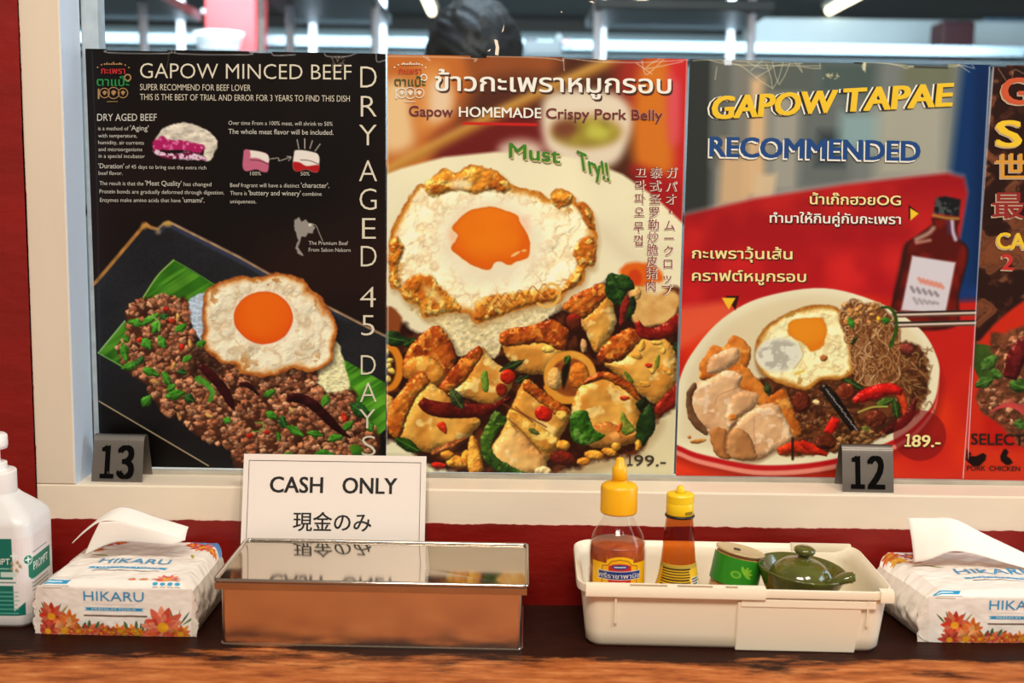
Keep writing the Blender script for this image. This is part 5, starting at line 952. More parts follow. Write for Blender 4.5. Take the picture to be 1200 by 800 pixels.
# ---------------------------------------------------------------- stainless box with a lid
def steel_box():
    Wd, D, Hh = .2655, .112, .0585
    t = empty('steel_box', (-.1215, -.1575, 0), 'long polished stainless steel box with a flat mirror lid', 'box', None, (0, 0, math.radians(-1.2)))
    M = mat('polished_steel', rgb(222, 214, 204), .07, 1, bump=.012, bscale=14, var=.05, vscale=20); ML_ = mat('lid_steel', rgb(196, 184, 168), .08, 1, bump=.012, bscale=14); MB_ = mat('brushed_box_steel', rgb(226, 214, 198), .2, 1, bump=.02, bscale=16, stretch=(.4, 1, 1.5)); MR = mat('rolled_steel_rim', rgb(190, 182, 172), .16, 1)
    obj('body', loft([rloop(-Wd/2, Wd/2, 0, D, .005, .0016), rloop(-Wd/2, Wd/2, 0, D, .005, Hh), rloop(-Wd/2+.001, Wd/2-.001, .001, D-.001, .004, Hh), rloop(-Wd/2+.001, Wd/2-.001, .001, D-.001, .004, .004)]), MB_, t, True).data.set_sharp_from_angle(angle=.5)
    obj('base_rim', loft([rloop(-Wd/2-.0014, Wd/2+.0014, -.0014, D+.0014, .006, z) for z in (.0, .0022)]), MR, t, True).data.set_sharp_from_angle(angle=.5)
    e = .0042; zl = .0605
    lid = obj('lid', loft([rloop(-Wd/2-e, Wd/2+e, -e, D+e, .004, zl-.0035), rloop(-Wd/2-e, Wd/2+e, -e, D+e, .004, zl+.0005), rloop(-Wd/2-e+.004, Wd/2+e-.004, -e+.004, D+e-.004, .003, zl+.0003)]), ML_, t, True); lid.data.set_sharp_from_angle(angle=.3)
    bm = bmesh.new(); lp = rloop(-Wd/2-e, Wd/2+e, -e, D+e, .004, zl+.001)
    n = len(lp); R = []
    for i, p in enumerate(lp):
        tg = (Vector(lp[(i+1) % n])-Vector(lp[i-1])).normalized(); u = tg.cross(Vector((0, 0, 1))); R.append([bm.verts.new(Vector(p)+u*.0019*math.cos(k*math.pi/4)+Vector((0, 0, 1))*.0019*math.sin(k*math.pi/4)) for k in range(8)])
    for i in range(n):
        a, b = R[i], R[(i+1) % n]
        for k in range(8): bm.faces.new((a[k], a[(k+1) % 8], b[(k+1) % 8], b[k]))
    obj('lid_rim', bm, MR, lid, True)
    obj('front_skirt', bx(-Wd/2-e, Wd/2+e, -e-.0004, -e+.0006, zl-.0072, zl-.001, bev=.0003), MR, lid)
steel_box()

# ---------------------------------------------------------------- white basket
def basket():
    W, D, Hh = .262, .126, .0588; fl = .009
    t = empty('condiment_basket', (.2005, -.1492, 0), 'long off-white plastic basket holding sauces and a green pot', 'basket', None, (0, 0, math.radians(-1.6)))
    M = mat('off_white_plastic', rgb(246, 236, 212), .38, sss=.08)
    def L(s, z, r): return rloop(-W/2-fl*s, W/2+fl*s, -fl*s*.9, D+fl*s*.9, r, z, 8)
    th = .0022; ex = fl/W
    lo = [rloop(-W/2+.003, W/2-.003, .003, D-.003, .012, .0006, 8), L(0, .004, .014)]+[L(.62*k/5, .004+(Hh-.008)*k/5, .014+.002*k/5) for k in range(1, 6)]+[L(.62, Hh-.008, .016), L(1.0, Hh-.0075, .022), L(1.07, Hh-.004, .024), L(1.0, Hh-.0006, .023), L(.86, Hh, .021), L(.6, Hh-.002, .018)]
    inn = [rloop(-W/2-fl*s+th, W/2+fl*s-th, -fl*s*.9+th, D+fl*s*.9-th, r, z, 8) for s, z, r in ((.55, Hh-.006, .016), (.42, Hh-.014, .015), (.42, Hh-.0145, .0145), (0, .006, .012))]
    obj('shell', loft(lo+inn, True, True), M, t, True).data.set_sharp_from_angle(angle=.7)
    # the sliding outer half: slightly larger front panel on the right, with its own lower edge
    bm = bmesh.new()
    x0 = .0015
    for (za, zb, ya, yb) in ((.0003, Hh-.0125, -.0022, -fl*.62*.9-.0018),):
        v = [bm.verts.new(p) for p in ((x0, ya, za), (W/2-.024, ya, za), (W/2-.02, yb, zb), (x0, yb, zb), (x0, ya+.004, za), (W/2-.024, ya+.004, za), (W/2-.02, yb+.004, zb), (x0, yb+.004, zb))]
        for q in ((0, 1, 2, 3), (4, 7, 6, 5), (0, 4, 5, 1), (1, 5, 6, 2), (2, 6, 7, 3), (3, 7, 4, 0)): bm.faces.new([v[i] for i in q])
    bmesh.ops.bevel(bm, geom=bm.edges[:], offset=.0007, segments=2, affect='EDGES')
    obj('outer_panel', bm, M, t)
    obj('upper_strip', bx(x0+.003, W/2-.008, -fl*.66*.9-.0018, -fl*.62*.9+.002, Hh-.0165, Hh-.0095, bev=.0006), M, t)
    rim = obj('rim_sleeve', loft([[(-W/2-fl*.2 if i == 0 else .0255, -fl*1.12*.9+yy, zz) for yy, zz in ((0, Hh-.0092), (-.0006, Hh-.004), (.001, Hh+.0006), (.008, Hh+.0012), (.0086, Hh-.004), (.006, Hh-.0092))] for i in (0, 1)]), M, t, True); rim.data.set_sharp_from_angle(angle=.6)
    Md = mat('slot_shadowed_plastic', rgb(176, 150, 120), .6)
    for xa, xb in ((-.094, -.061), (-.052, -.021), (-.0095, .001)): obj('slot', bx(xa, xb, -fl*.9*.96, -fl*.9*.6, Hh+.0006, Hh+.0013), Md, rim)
    obj('rim_cap', loft([[(W/2-.006+fl*.1 if i == 0 else W/2+fl*.75, -fl*1.15*.9+yy, zz) for yy, zz in ((0, Hh-.0095), (-.0006, Hh-.004), (.001, Hh+.0004), (.008, Hh+.0012), (.0086, Hh-.004), (.006, Hh-.0095))] for i in (0, 1)]), M, t, True).data.set_sharp_from_angle(angle=.6)
    obj('rim_cap', loft([[(W/2-.055 if i == 0 else W/2+fl*.4, D+fl*1.15*.9-yy, zz) for yy, zz in ((0, Hh-.0095), (-.0006, Hh-.004), (.001, Hh+.0004), (.008, Hh+.0012), (.0086, Hh-.004), (.006, Hh-.0095))] for i in (0, 1)]), M, t, True).data.set_sharp_from_angle(angle=.6)
    for xx, z0 in ((-.106, .024), (.116, .026)): obj('rib', loft([[(xx+dx, y_, z) for dx, y_ in ((-.0009, 0), (-.0009, -.0016), (.0009, -.0016), (.0009, 0))] for z, y_ in ()] or [[(xx-.0009, y0, z), (xx-.0009, y0-.0018, z), (xx+.0009, y0-.0018, z), (xx+.0009, y0, z)] for z, y0 in ((z0, -.0019-.0035*z0/.06), (Hh-.009, -.0058))]), M, t)
basket()
FLOOR = .0065
# ---------------------------------------------------------------- bottles
def cyl_label(name, R, zfun, cv, m, parent, ang0, ang1, lift=.0003, keep=None, rad=None):
    H, W = cv.H, cv.W; u = np.linspace(0, 1, W)[None, :]; v = np.linspace(0, 1, H)[:, None]
    a = (ang0+(ang1-ang0)*u)*np.ones_like(v); z = zfun(v)*np.ones_like(u); r = (R if rad is None else rad(z))+lift
    pos = np.stack([r*np.sin(a), -r*np.cos(a), z], -1); return link(name, grid_mesh(name, pos, to_lin(cv.img, (1, 1, 1)), keep), m, parent)
M_label = print_mat('label_print', .35, .4)
def sriracha():
    t = empty('chilli_sauce_bottle', (.0998, -.102, FLOOR), 'clear chilli sauce bottle with a yellow nozzle cap and yellow label', 'bottle')
    R = .0264; z = lambda zz: zz-FLOOR
    prof = [(.022, .001), (.025, .003), (R, .008), (R, z(.074)), (.0261, z(.079)), (.0250, z(.0855)), (.0225, z(.0925)), (.0186, z(.099)), (.0155, z(.1045)), (.0137, z(.109)), (.0131, z(.113)), (.0131, z(.117))]
    prof = [prof[0], prof[1], prof[2]]+[tuple(p) for p in spath(prof[3:], 4)]
    obj('bottle_body', lathe(prof, 56, True, False), clear_mat('clear_plastic', (.96, .95, .93), 1.0, .05), t, True)
    sa = [(r-.0012, zz) for r, zz in prof if zz < z(.0835)]; sa.append((sa[-1][0]-.0002, z(.0838))); obj('sauce', lathe(sa, 56), mat('chilli_sauce', rgb(188, 88, 38), .3, var=.35, vscale=90, vcol=rgb(150, 62, 26)), t, True)
    bm = bmesh.new(); n = 120; pr = [(.0162, z(.1125)), (.0166, z(.1128)), (.0166, z(.135)), (.0160, z(.1372)), (.0145, z(.1385)), (.0075, z(.1402)), (.0072, z(.142))]; R_ = []
    for k, (r, zz) in enumerate(pr): R_.append([bm.verts.new(((r+(.00035*(i % 2) if 1 <= k <= 2 else 0))*math.cos(2*math.pi*i/n), (r+(.00035*(i % 2) if 1 <= k <= 2 else 0))*math.sin(2*math.pi*i/n), zz)) for i in range(n)])
    for a, b in zip(R_, R_[1:]):
        for i in range(n): bm.faces.new((a[i], a[(i+1) % n], b[(i+1) % n], b[i]))
    bm.faces.new(R_[0][::-1]); bm.faces.new(R_[-1]); MY = mat('yellow_plastic', rgb(246, 184, 16), .35, sss=.05)
    cap = obj('cap', bm, MY, t, True); cap.data.set_sharp_from_angle(angle=.6)
    obj('nozzle', lathe([(.0072, z(.141)), (.0070, z(.149)), (.0066, z(.1535)), (.0050, z(.1555)), (.0045, z(.156)), (.0036, z(.1615)), (.0026, z(.1628)), (.0006, z(.163))], 32), MY, cap, True)
    obj('neck_ring', lathe([(.0150, z(.1118)), (.0164, z(.1118)), (.0166, z(.1126)), (.0150, z(.1128))], 40), mat('amber_ring', rgb(196, 110, 20), .4), t, True)
    # label: yellow field with a red and blue name plate
    cv = Canvas((0, 0), (60, 0), (60, 58), (0, 58), 4, C(246, 188, 20)); S = cv.shape
    S([(12, 60), (12, 9), (18, 8), (22, 4), (30, 2.4), (38, 4), (42, 8), (48, 9), (48, 60)], C(150, 96, 10), .3, False); S([(12.8, 60), (12.8, 9.8), (18.4, 8.8), (22.4, 4.8), (30, 3.3), (37.6, 4.8), (41.6, 8.8), (47.2, 9.8), (47.2, 60)], C(240, 176, 22), .3, False)
    S([(19, 9), (24, 7.2), (30, 6.6), (36, 7.2), (41, 9), (41, 26), (19, 26)], C(196, 40, 30), .3, False); S(ell(30, 9.8, 8, 2.2), C(36, 56, 130), .3)
    for k in range(6): cv.stroke([(24.6+k*1.9, 9.8), (25.8+k*1.9, 9.8)], 1.0, C(226, 226, 230), .3)
    S([(8, 13.6), (52, 13.6), (52, 21.8), (8, 21.8)], C(240, 236, 226), .3, False); S([(8.6, 14.2), (51.4, 14.2), (51.4, 21.2), (8.6, 21.2)], C(26, 52, 128), .3, False)
    for k in range(5): cv.stroke([(24+k*2.5, 24.2), (25.6+k*2.5, 24.2)], 1.0, C(240, 200, 160), .3)
    keep = np.ones((cv.H-1, cv.W-1), bool); xx = cv.X[:-1, :-1]; yy = cv.Y[:-1, :-1]; keep &= ~((yy < 6.5) & (np.abs(xx-30) > 13)) & (yy > np.where(np.abs(xx-30) < 13, (np.abs(xx-30)/13)**2*3.6, 0))
    a0 = -1.07; zt = z(.0775); lab = cyl_label('label', R, lambda v: zt-v*.058, cv, M_label, t, a0, -a0, .0004, keep)
    def f(x, y): a = a0+(x/60)*(-2*a0); return Vector(((R+.0008)*math.sin(a), -(R+.0008)*math.cos(a), zt-y*.001))
    lettering('label_lettering', [('ศรีราชาพานิช', 9.4, 50.6, 20.0, 20.0, 3.9, .035)], f, mat('white_label_ink', rgb(244, 242, 236), .4), lab)
sriracha()
def seasoning():
    t = empty('seasoning_bottle', (.1552, -.108, FLOOR), 'slim amber seasoning bottle with a yellow cap', 'bottle'); z = lambda zz: zz-FLOOR
    pr = [(.026, .0008), (.0282, .003), (.0278, .010), (.0255, z(.030)), (.0218, z(.042)), (.0183, z(.053)), (.0162, z(.066)), (.0149, z(.080)), (.0135, z(.097)), (.0120, z(.1105)), (.0118, z(.113))]
    pr = pr[:2]+[tuple(p) for p in spath(pr[2:], 4)]
    obj('bottle_body', lathe(pr, 48, True, False), clear_mat('amber_glass', (.76, .36, .12), 1.0, .04), t, True)
    obj('seasoning_liquid', lathe([(r-.0018, zz+.001) for r, zz in pr if zz < z(.05)], 48), mat('dark_brown_sauce', rgb(60, 24, 10), .2), t, True)
    MY = mat('lemon_plastic', rgb(244, 206, 30), .35); cap = obj('cap', lathe([(.0123, z(.1128)), (.0126, z(.1135)), (.0126, z(.1235)), (.0124, z(.1238)), (.0127, z(.1242)), (.0127, z(.1305)), (.0118, z(.1318)), (.0105, z(.1322))], 48), MY, t, True); cap.data.set_sharp_from_angle(angle=.6)
    obj('spout', lathe([(.0048, z(.132)), (.0036, z(.135)), (.0032, z(.1372)), (.0022, z(.1388)), (.0005, z(.139))], 24), MY, cap, True)
    bm = bmesh.new(); n = 40
    for k in range(1): pass
    lathe([(.0118, z(.1105)), (.0132, z(.1102)), (.0137, z(.1112)), (.0132, z(.1124)), (.0118, z(.1126))], n, True, True, bm); obj('seal_ring', bm, mat('black_ring', rgb(18, 14, 14), .4), t, True)
    q = []
    for r_ in range(2):
        for k in range(8): a = .25+k*.085; q.append([(a, r_*1.5), (a+.055, r_*1.5), (a+.055, r_*1.5+1.1), (a, r_*1.5+1.1)])
    flat('stamped_marks', q, lambda a, y: Vector((.0129*math.sin(a), -.0129*math.cos(a), z(.1170)-y*.001)), mat('dark_stamp', rgb(40, 30, 16), .5), cap)
    cv = Canvas((0, 0), (64, 0), (64, 40), (0, 40), 4, C(240, 190, 36)); rn = random.Random(3)
    cv.shape([(0, 0), (64, 0), (64, 3.5), (40, 4.4), (0, 3.8)], C(190, 160, 60), 1, False)
    for k in range(13):
        y = 4.2+k*2.4; x = 9
        while x < 42:
            w = rn.uniform(.7, 2.6); cv.stroke([(x, y+rn.uniform(-.05, .05)), (x+w, y)], 1.15 if k not in (0, 4) else 1.5, C(36, 26, 14), .3, a=.9); x += w+.75
    cv.shape([(45, 12), (58, 12), (58, 40), (45, 40)], C(236, 232, 220), .3, False)
    for k in range(9): cv.stroke([(46, 13.4+k*2.2), (46+rn.uniform(6, 11), 13.4+k*2.2)], 1.2, C(60, 56, 60), .3)
    zz = np.array([p[1] for p in pr]); rr = np.array([p[0] for p in pr]); cyl_label('label', 0, lambda v: z(.0690)-v*.040, cv, M_label, t, -1.5, 1.5, .0005, None, lambda q: np.interp(q, zz, rr))
seasoning()
def toothpicks():
    ax = math.radians(11); t = empty('toothpick_jar', (.2055, -.088, FLOOR+.006), 'clear round toothpick jar with a green label, tilted beside the green pot', 'jar', None, (math.radians(-3), ax, 0)); R, Hh = .0222, .0605
    obj('jar_shell', lathe([(R-.002, 0), (R+.0014, .001), (R+.0016, .012), (R, .014), (R, Hh-.012), (R, Hh-.006), (R+.0006, Hh-.0012), (R, Hh)], 48, True, False), clear_mat('clear_jar', (.95, .95, .92), 1.1, .05), t, True)
    lid = obj('lid', lathe([(R+.0003, Hh-.001), (R+.0009, Hh+.0003), (R-.0005, Hh+.0009), (R-.003, Hh+.0004), (.004, Hh+.0006), (.0001, Hh+.0006)], 48, False, True), mat('pale_straw_plastic', rgb(216, 190, 140), .25, trans=.25), t, True)
    obj('dispenser_hole', lathe([(.0034, .0004), (.0034, .0012)], 24), mat('hole_dark', rgb(40, 30, 20), .6), lid).location = (-.004, -.003, Hh)
    bm = bmesh.new(); rn = random.Random(2)
    for k in range(46):
        a = 2*math.pi*k/46; tube(bm, [((R-.0022)*math.cos(a), (R-.0022)*math.sin(a), .003), ((R-.0022)*math.cos(a+.03), (R-.0022)*math.sin(a+.03), Hh-.004)], .0014, 6)
    lathe([(R-.0026, .003), (R-.0026, Hh-.006)], 32, True, True, bm); tag(obj('toothpicks', bm, mat('toothpick_wood', rgb(226, 172, 92), .6, var=.2, vscale=200), t), kind='stuff')
    cv = Canvas((0, 0), (80, 0), (80, 30), (0, 30), 4, C(46, 138, 34)); S = cv.shape
    cv.img *= (1-.35*sstep(38, 20, cv.X)[..., None]*0); LG = C(150, 206, 60)
    for a in (-70, -40, -5, 30, -110): c_, s_ = math.cos(math.radians(a)), math.sin(math.radians(a)); S([(42, 15), (42+5*c_-1.6*s_, 15+5*s_+1.6*c_), (42+9*c_, 15+9*s_), (42+5*c_+1.6*s_, 15+5*s_-1.6*c_)], LG, .4, True, a=.8)
    S(ell(35, 17, 5, 4), LG, .5, a=.7); S(ell(35, 17, 3, 2.4), C(60, 150, 40), .5); 
    for k in range(9): cv.stroke([(62, 7+k*2), (64, 7+k*2)], 1, C(190, 226, 120), .3)
    cyl_label('label', R, lambda v: Hh-.0040-v*.0260, cv, M_label, t, -1.75, 1.75, .0009)
toothpicks()
def pot():
    t = empty('condiment_pot', (.2655, -.104, FLOOR+.002), 'glossy olive green ceramic pot with a knobbed lid, at the basket\'s right end', 'pot', None, (math.radians(2), math.radians(5), 0))
    M = mat('green_glaze', rgb(92, 95, 34), .12, var=.3, vscale=60, coat=.6); ob = [(.018, .0005), (.020, .003), (.0215, .010), (.027, .022), (.0335, .036), (.0385, .047), (.0412, .0530), (.0406, .0545), (.0386, .0532), (.0345, .046), (.0305, .0425), (.029, .040), (.024, .020), (.0001, .016)]
    obj('bowl', lathe([ob[0], ob[1]]+[tuple(p) for p in spath(ob[2:8], 4)]+ob[8:], 64), M, t, True)
    lp = [(.0285, .0425), (.0300, .0440), (.0290, .0458), (.0270, .0510), (.0228, .0560), (.0165, .0602), (.009, .0622), (.0058, .0630), (.0056, .0655)]
    bm = lathe([lp[0]]+[tuple(p) for p in spath(lp[1:], 4)], 64, True, True)
    for v in bm.verts:                                        # the notch for the spoon
        a = math.atan2(v.co.y, v.co.x); d = abs((a+.62+math.pi) % (2*math.pi)-math.pi); r = math.hypot(v.co.x, v.co.y)
        if d < .2 and r > .022: v.co *= 1-.16*(1-(d/.2)**2); v.co.z += .004*(1-(d/.2)**2)
    lid = obj('lid', bm, M, t, True)
    obj('knob', lathe([(.0054, .0645), (.0052, .0668), (.0085, .0682), (.0098, .0702), (.0096, .0722), (.0078, .0738), (.004, .0745), (.0003, .0746)], 40), M, lid, True)
    s = empty('ceramic_spoon', (.2655, -.104, FLOOR+.002), 'green ceramic spoon sticking out of the olive pot', 'spoon', None, (math.radians(2), math.radians(5), 0))
    bs = bmesh.new(); P = spath3([(.008, -.010, .030), (.019, -.0165, .0425), (.0255, -.0205, .0490), (.030, -.0230, .0545), (.0355, -.0255, .0575), (.0410, -.0275, .0590)], 5); N = len(P); Rg = []
    for i, p in enumerate(P):
        tg = Vector(P[min(i+1, N-1)]-P[max(i-1, 0)]).normalized(); u = tg.cross(Vector((0, 0, 1))).normalized(); v = u.cross(tg); q = i/(N-1); w = (.0056+.0042*math.sin(math.pi*min(1, q*1.05))**.8)*(1 if q < .93 else .72); h = .0050*(1 if q < .93 else .7)
        Rg.append([bs.verts.new(Vector(p)+u*w*math.cos(k*math.pi/8)+v*h*math.sin(k*math.pi/8)) for k in range(16)])
    for a, b in zip(Rg, Rg[1:]):
        for k in range(16): bs.faces.new((a[k], a[(k+1) % 16], b[(k+1) % 16], b[k]))
    bs.faces.new(Rg[0][::-1]); bs.faces.new(Rg[-1]); obj('handle', bs, M, s, True)
    obj('bowl', lathe([(.0005, .0195), (.006, .0205), (.0095, .0245), (.0100, .0275), (.0088, .0275), (.005, .0225), (.0005, .0215)], 28, ctr=(.001, -.004)), M, s, True)
pot()

# ---------------------------------------------------------------- tissue packs
def flower(cv, x, y, r, cols, seed, petals=11):
    rn = random.Random(seed)
    for ring_, k in ((1, 1.0), (0, .66)):
        for i in range(petals):
            a = 2*math.pi*(i+.5*ring_)/petals+rn.uniform(-.1, .1); c, s = math.cos(a), math.sin(a); R = r*k*rn.uniform(.88, 1.08); w = r*.2*k
            cv.shape([(x, y), (x+R*.5*c-w*s, y+R*.5*s+w*c), (x+R*c, y+R*s), (x+R*.5*c+w*s, y+R*.5*s-w*c)], cols[(i+ring_) % len(cols)]*rn.uniform(.85, 1.06), .35, True)
            cv.stroke([(x+R*.25*c, y+R*.25*s), (x+R*.85*c, y+R*.85*s)], .35, cols[0]*.75, .3, a=.6)
    cv.shape(ell(x, y, r*.26, r*.24), C(240, 170, 40), .5)
def paint_pack(w, d, h):
    """unrolled print: x across, y from the back edge of the top (0) over the front edge (d) to the bottom (d+h), in mm"""
    cv = Canvas((-w/2, 0), (w/2, 0), (w/2, d+h), (-w/2, d+h), 2.6, C(246, 241, 234)); S = cv.shape; T = d+h
    RD = [C(214, 62, 40), C(228, 96, 66), C(236, 130, 96)]; OR = [C(222, 110, 40), C(236, 148, 60), C(240, 120, 70)]; PK = [C(232, 110, 84), C(240, 150, 120), C(222, 80, 60)]; GN = [C(70, 104, 40), C(150, 150, 60), C(40, 80, 60)]
    def blade(x, y, a, l, c, w_=1.6): S([(x, y), (x+l*.5*math.cos(a)-w_*.5*math.sin(a), y+l*.5*math.sin(a)+w_*.5*math.cos(a)), (x+l*math.cos(a), y+l*math.sin(a)), (x+l*.5*math.cos(a)+w_*.5*math.sin(a), y+l*.5*math.sin(a)-w_*.5*math.cos(a))], c, .35)
    for k, (x, a) in enumerate(((-62, -1.9), (-58, -1.5), (-54, -1.1), (-66, -2.3), (-50, -.9))): blade(x, T-18, a, 13, GN[k % 3])
    for k, (x, a) in enumerate(((54, -1.8), (57, -1.4), (60, -1.0), (62, -.6), (51, -2.2))): blade(x, T-12, a, 14, GN[k % 3])
    for x, a in ((-32, -1.9), (-29, -1.3), (-26, -.8), (-14, -1.2), (26, -1.8), (29, -1.1)): blade(x, T-4, a, 9, C(46, 92, 90) if a < -1.2 else C(80, 96, 60), 4)
    flower(cv, -58, T-17, 14, RD, 1); flower(cv, -42, T-12, 12, OR, 2); flower(cv, -46, T-4, 14, [C(236, 150, 90), C(228, 110, 60), C(240, 180, 120)], 3, 13); flower(cv, -62, T-3, 11, [C(200, 70, 60), C(222, 100, 70)], 4); flower(cv, -34, T-4, 7, OR, 5)
    for i, (x, y, r, c) in enumerate(((-22, -5, 7, RD), (-14, -3, 8, PK), (-4, -3, 6, RD), (4, -4, 6.5, OR), (10, -3, 5, [C(240, 180, 40), C(236, 150, 30)]), (16, -4, 7, OR), (22, -3, 5, [C(240, 190, 60), C(230, 150, 40)]), (-9, -6, 4, OR))): flower(cv, x, T+y, r*1.3, c, 10+i, 9)
    for k in range(9): flower(cv, -40+k*9+3*math.sin(k*2.1), T-1.5-2*math.cos(k*1.7), 4.6, (RD, OR, PK)[k % 3], 80+k, 8)
    for x, a in ((-24, -1.4), (-18, -1.0), (12, -2.0), (20, -1.6), (30, -1.9)): blade(x, T-7, a, 8, C(70, 110, 70), 3)
    flower(cv, 44, T-9, 20, PK, 30, 13); flower(cv, 60, T-3, 10, OR, 31); S(ell(34, T-2, 4, 2.5), C(230, 100, 50), .5)
    BL = C(40, 152, 204)
    def ribbon(y, hw, hh): S([(-hw-3, y-hh*.6), (-hw, y-hh), (hw, y-hh), (hw+3, y-hh*.6), (hw+.6, y+hh*.3), (hw+3, y+hh), (-hw-3, y+hh), (-hw-.6, y)], BL, .3, False)
    def marks(x0, x1, y, hh, c, sd):
        rn = random.Random(sd); x = x0
        while x < x1: q = rn.uniform(.5, 1.6); cv.stroke([(x, y), (x+q, y)], hh, c, .3, a=.85); x += q+rn.uniform(.4, .8)
    ribbon(d+h*.50, 24, 1.5); marks(-27, 29, d+h*.62, 1.5, C(84, 62, 46), 5); cv.stroke([(-20, d+h*.41), (20, d+h*.41)], .35, C(190, 190, 190), .3)
    ribbon(d*.70, 34, 2.6); marks(-30, 30, d*.70+7, 1.7, C(84, 62, 46), 6)
    S([(-w/2+4, d+1.5), (-w/2+5, d-4), (-w/2+30, d-4), (-w/2+27, d+1.5)], BL, .3, False); marks(-w/2+8, -w/2+22, d-1.4, 1.6, C(235, 245, 250), 7); marks(-w/2+4, -w/2+28, d+4, .9, C(150, 130, 110), 8); marks(-w/2+6, -w/2+22, d+6.4, .9, C(150, 130, 110), 9)
    for k in range(4): S(ell(36+k*6.6, d-1, 2.4, 2.2), C(60, 160, 204), .4); marks(34.4+k*6.6, 38+k*6.6, d+3, .8, C(110, 90, 70), k)
    flower(cv, 44, d-10, 13, PK, 40, 11); S([(10, d-6), (30, d-5.5), (64, d-5.5), (64, d+1), (10, d+1)], C(246, 241, 234), .5, False); flower(cv, 24, d-8, 5, OR, 42); flower(cv, 14, d-7, 4, RD, 43)
    S([(10, d-5), (66, d-5), (66, d+.0), (10, d+0)], C(246, 241, 234), .6, False)
    for k in range(4): S(ell(36+k*6.6, d-1, 2.4, 2.2), C(60, 160, 204), .4)
    S([(w/2-34, 0), (w/2-2, 0), (w/2-2, 12), (w/2-20, 10)], C(90, 150, 210), 1.5); flower(cv, w/2-20, 16, 13, PK, 50); flower(cv, w/2-8, 24, 8, OR, 51); flower(cv, w/2-32, 8, 8, RD, 52)
    for i, (x, y, r, c) in enumerate(((-w/2+10, 8, 10, OR), (-w/2+24, 12, 9, [C(190, 90, 120), C(220, 120, 130)]), (-w/2+12, 22, 9, [C(240, 190, 50), C(226, 150, 40)]), (-w/2+36, 6, 8, RD), (-w/2+22, 30, 7, OR))): flower(cv, x, y, r, c, 60+i, 9)
    blade(-w/2+20, 44, .3, 20, C(120, 140, 50), 3); blade(w/2-24, 38, 1.2, 14, C(170, 170, 60), 3)
    return cv
def tissue_pack(x, y, rz, w, d, h, label, seed, taper, flare, sheet):
    t = empty('tissue_pack', (x, y, 0), label, 'tissue pack', 'tissue packs on the counter', (0, 0, rz)); rn = np.random.RandomState(seed)
    cv = paint_pack(w*1000, d*1000, h*1000); D, Hm = d*1000, h*1000; top_slope = .004
    def pos(X, Y):
        """print coordinates in mm -> point on the pack (front bottom edge at y = 0)"""
        X = np.asarray(X, float); Y = np.asarray(Y, float); r = 7.0
        u = np.clip(X/(w*500), -1, 1); e = np.clip((np.abs(u)-.86)/.14, 0, 1); pinch = 1-.16*e**2
        s = Y-D; yy = np.where(s < -r, -s, np.where(s < r, r*(1-np.sin(np.clip((s+r)/(2*r), 0, 1)*math.pi/2)), 0.0)); zz = np.where(s < -r, Hm, np.where(s < r, Hm-r*(1-np.cos(np.clip((s+r)/(2*r), 0, 1)*math.pi/2)), Hm-r-(s-r)*(Hm-r)/(Hm-r)))
        zz = np.maximum(zz, .4)
        n1 = fbm(X+seed*31, Y*1.3, 26, 3, seed)-.5; n2 = fbm(X*.7+Y*.5+seed*7, Y-X*.3, 11, 3, seed+4)-.5
        front = sstep(D-4, D+6, Y); bul = (1-u**2)*(1-((yy-D/2)/(D/2))**2*.6)
        zz = zz*(1-.10*e*(1-front)*1.4)+(1-front)*(n1*3.2+n2*1.4+bul*2.0-1.2)*np.clip(zz/Hm*3-1, 0, 1)
        yy = yy-front*(n1*1.8+n2*.8+(1-u**2)*1.6)*np.clip(zz/8, 0, 1)+front*e**2*1.2
        return np.stack([X*.001*(1-.012*np.cos(zz/Hm*3))-flare*np.clip((-u-.5)/.5, 0, 1)*np.clip(yy/D, 0, 1), yy*.001*pinch+d*.5*(1-pinch)*0, np.maximum(zz, .3)*.001], -1)
    P = pos(cv.X, cv.Y); film = print_mat('tissue_film', .24, .5)
    body = link('pack_film', grid_mesh('pack_film', P, to_lin(cv.img, (1, 1, 1))), film, t)
    # ends, back and bottom of the bag with crimped wrinkles
    H_, W_ = P.shape[:2]; bm = bmesh.new()
    for side in (0, -1):
        edge = P[:, side]; idx = list(range(0, H_, 4)); 
        if idx[-1] != H_-1: idx.append(H_-1)
        sg = -1 if side == 0 else 1; rows = []
        pts = [Vector(edge[i]) for i in idx]; cen = Vector((pts[0].x+sg*.000, d*.5, h*.45)); low = [Vector((p.x, p.y, .0004)) for p in pts]
        K_ = 12
        for k in range(K_+1):
            q = k/K_; row = []
            for p, l in zip(pts, low):
                b = p.lerp(l, q); n = (fbm(np.array([b.y*1000.]), np.array([b.z*1000*2.2+seed*9]), 9, 4, seed+8)[0]-.5); b = b+Vector((sg*(.0045*math.sin(math.pi*min(1, q*1.0))*taper+n*.0075*math.sin(math.pi*q)), 0, 0)); row.append(bm.verts.new(b))
            rows.append(row)
        for a, b in zip(rows, rows[1:]):
            for i in range(len(a)-1): bm.faces.new((a[i], a[i+1], b[i+1], b[i]))
    top = [Vector(p) for p in P[0, ::4]]; bt = [bm.verts.new(p) for p in top]; bb = [bm.verts.new((p.x, p.y, .0004)) for p in top]
    for i in range(len(bt)-1): bm.faces.new((bt[i], bt[i+1], bb[i+1], bb[i]))
    fr = [Vector(p) for p in P[-1, ::4]]; b2 = [bm.verts.new((p.x, p.y, .0003)) for p in fr]; b3 = [bm.verts.new((p.x, top[0].y, .0003)) for p in fr]
    for i in range(len(b2)-1): bm.faces.new((b2[i], b2[i+1], b3[i+1], b3[i]))
    obj('bag_end', bm, mat('white_bag_film', rgb(236, 226, 214), .25, bump=.4, bscale=120), t, True, False)
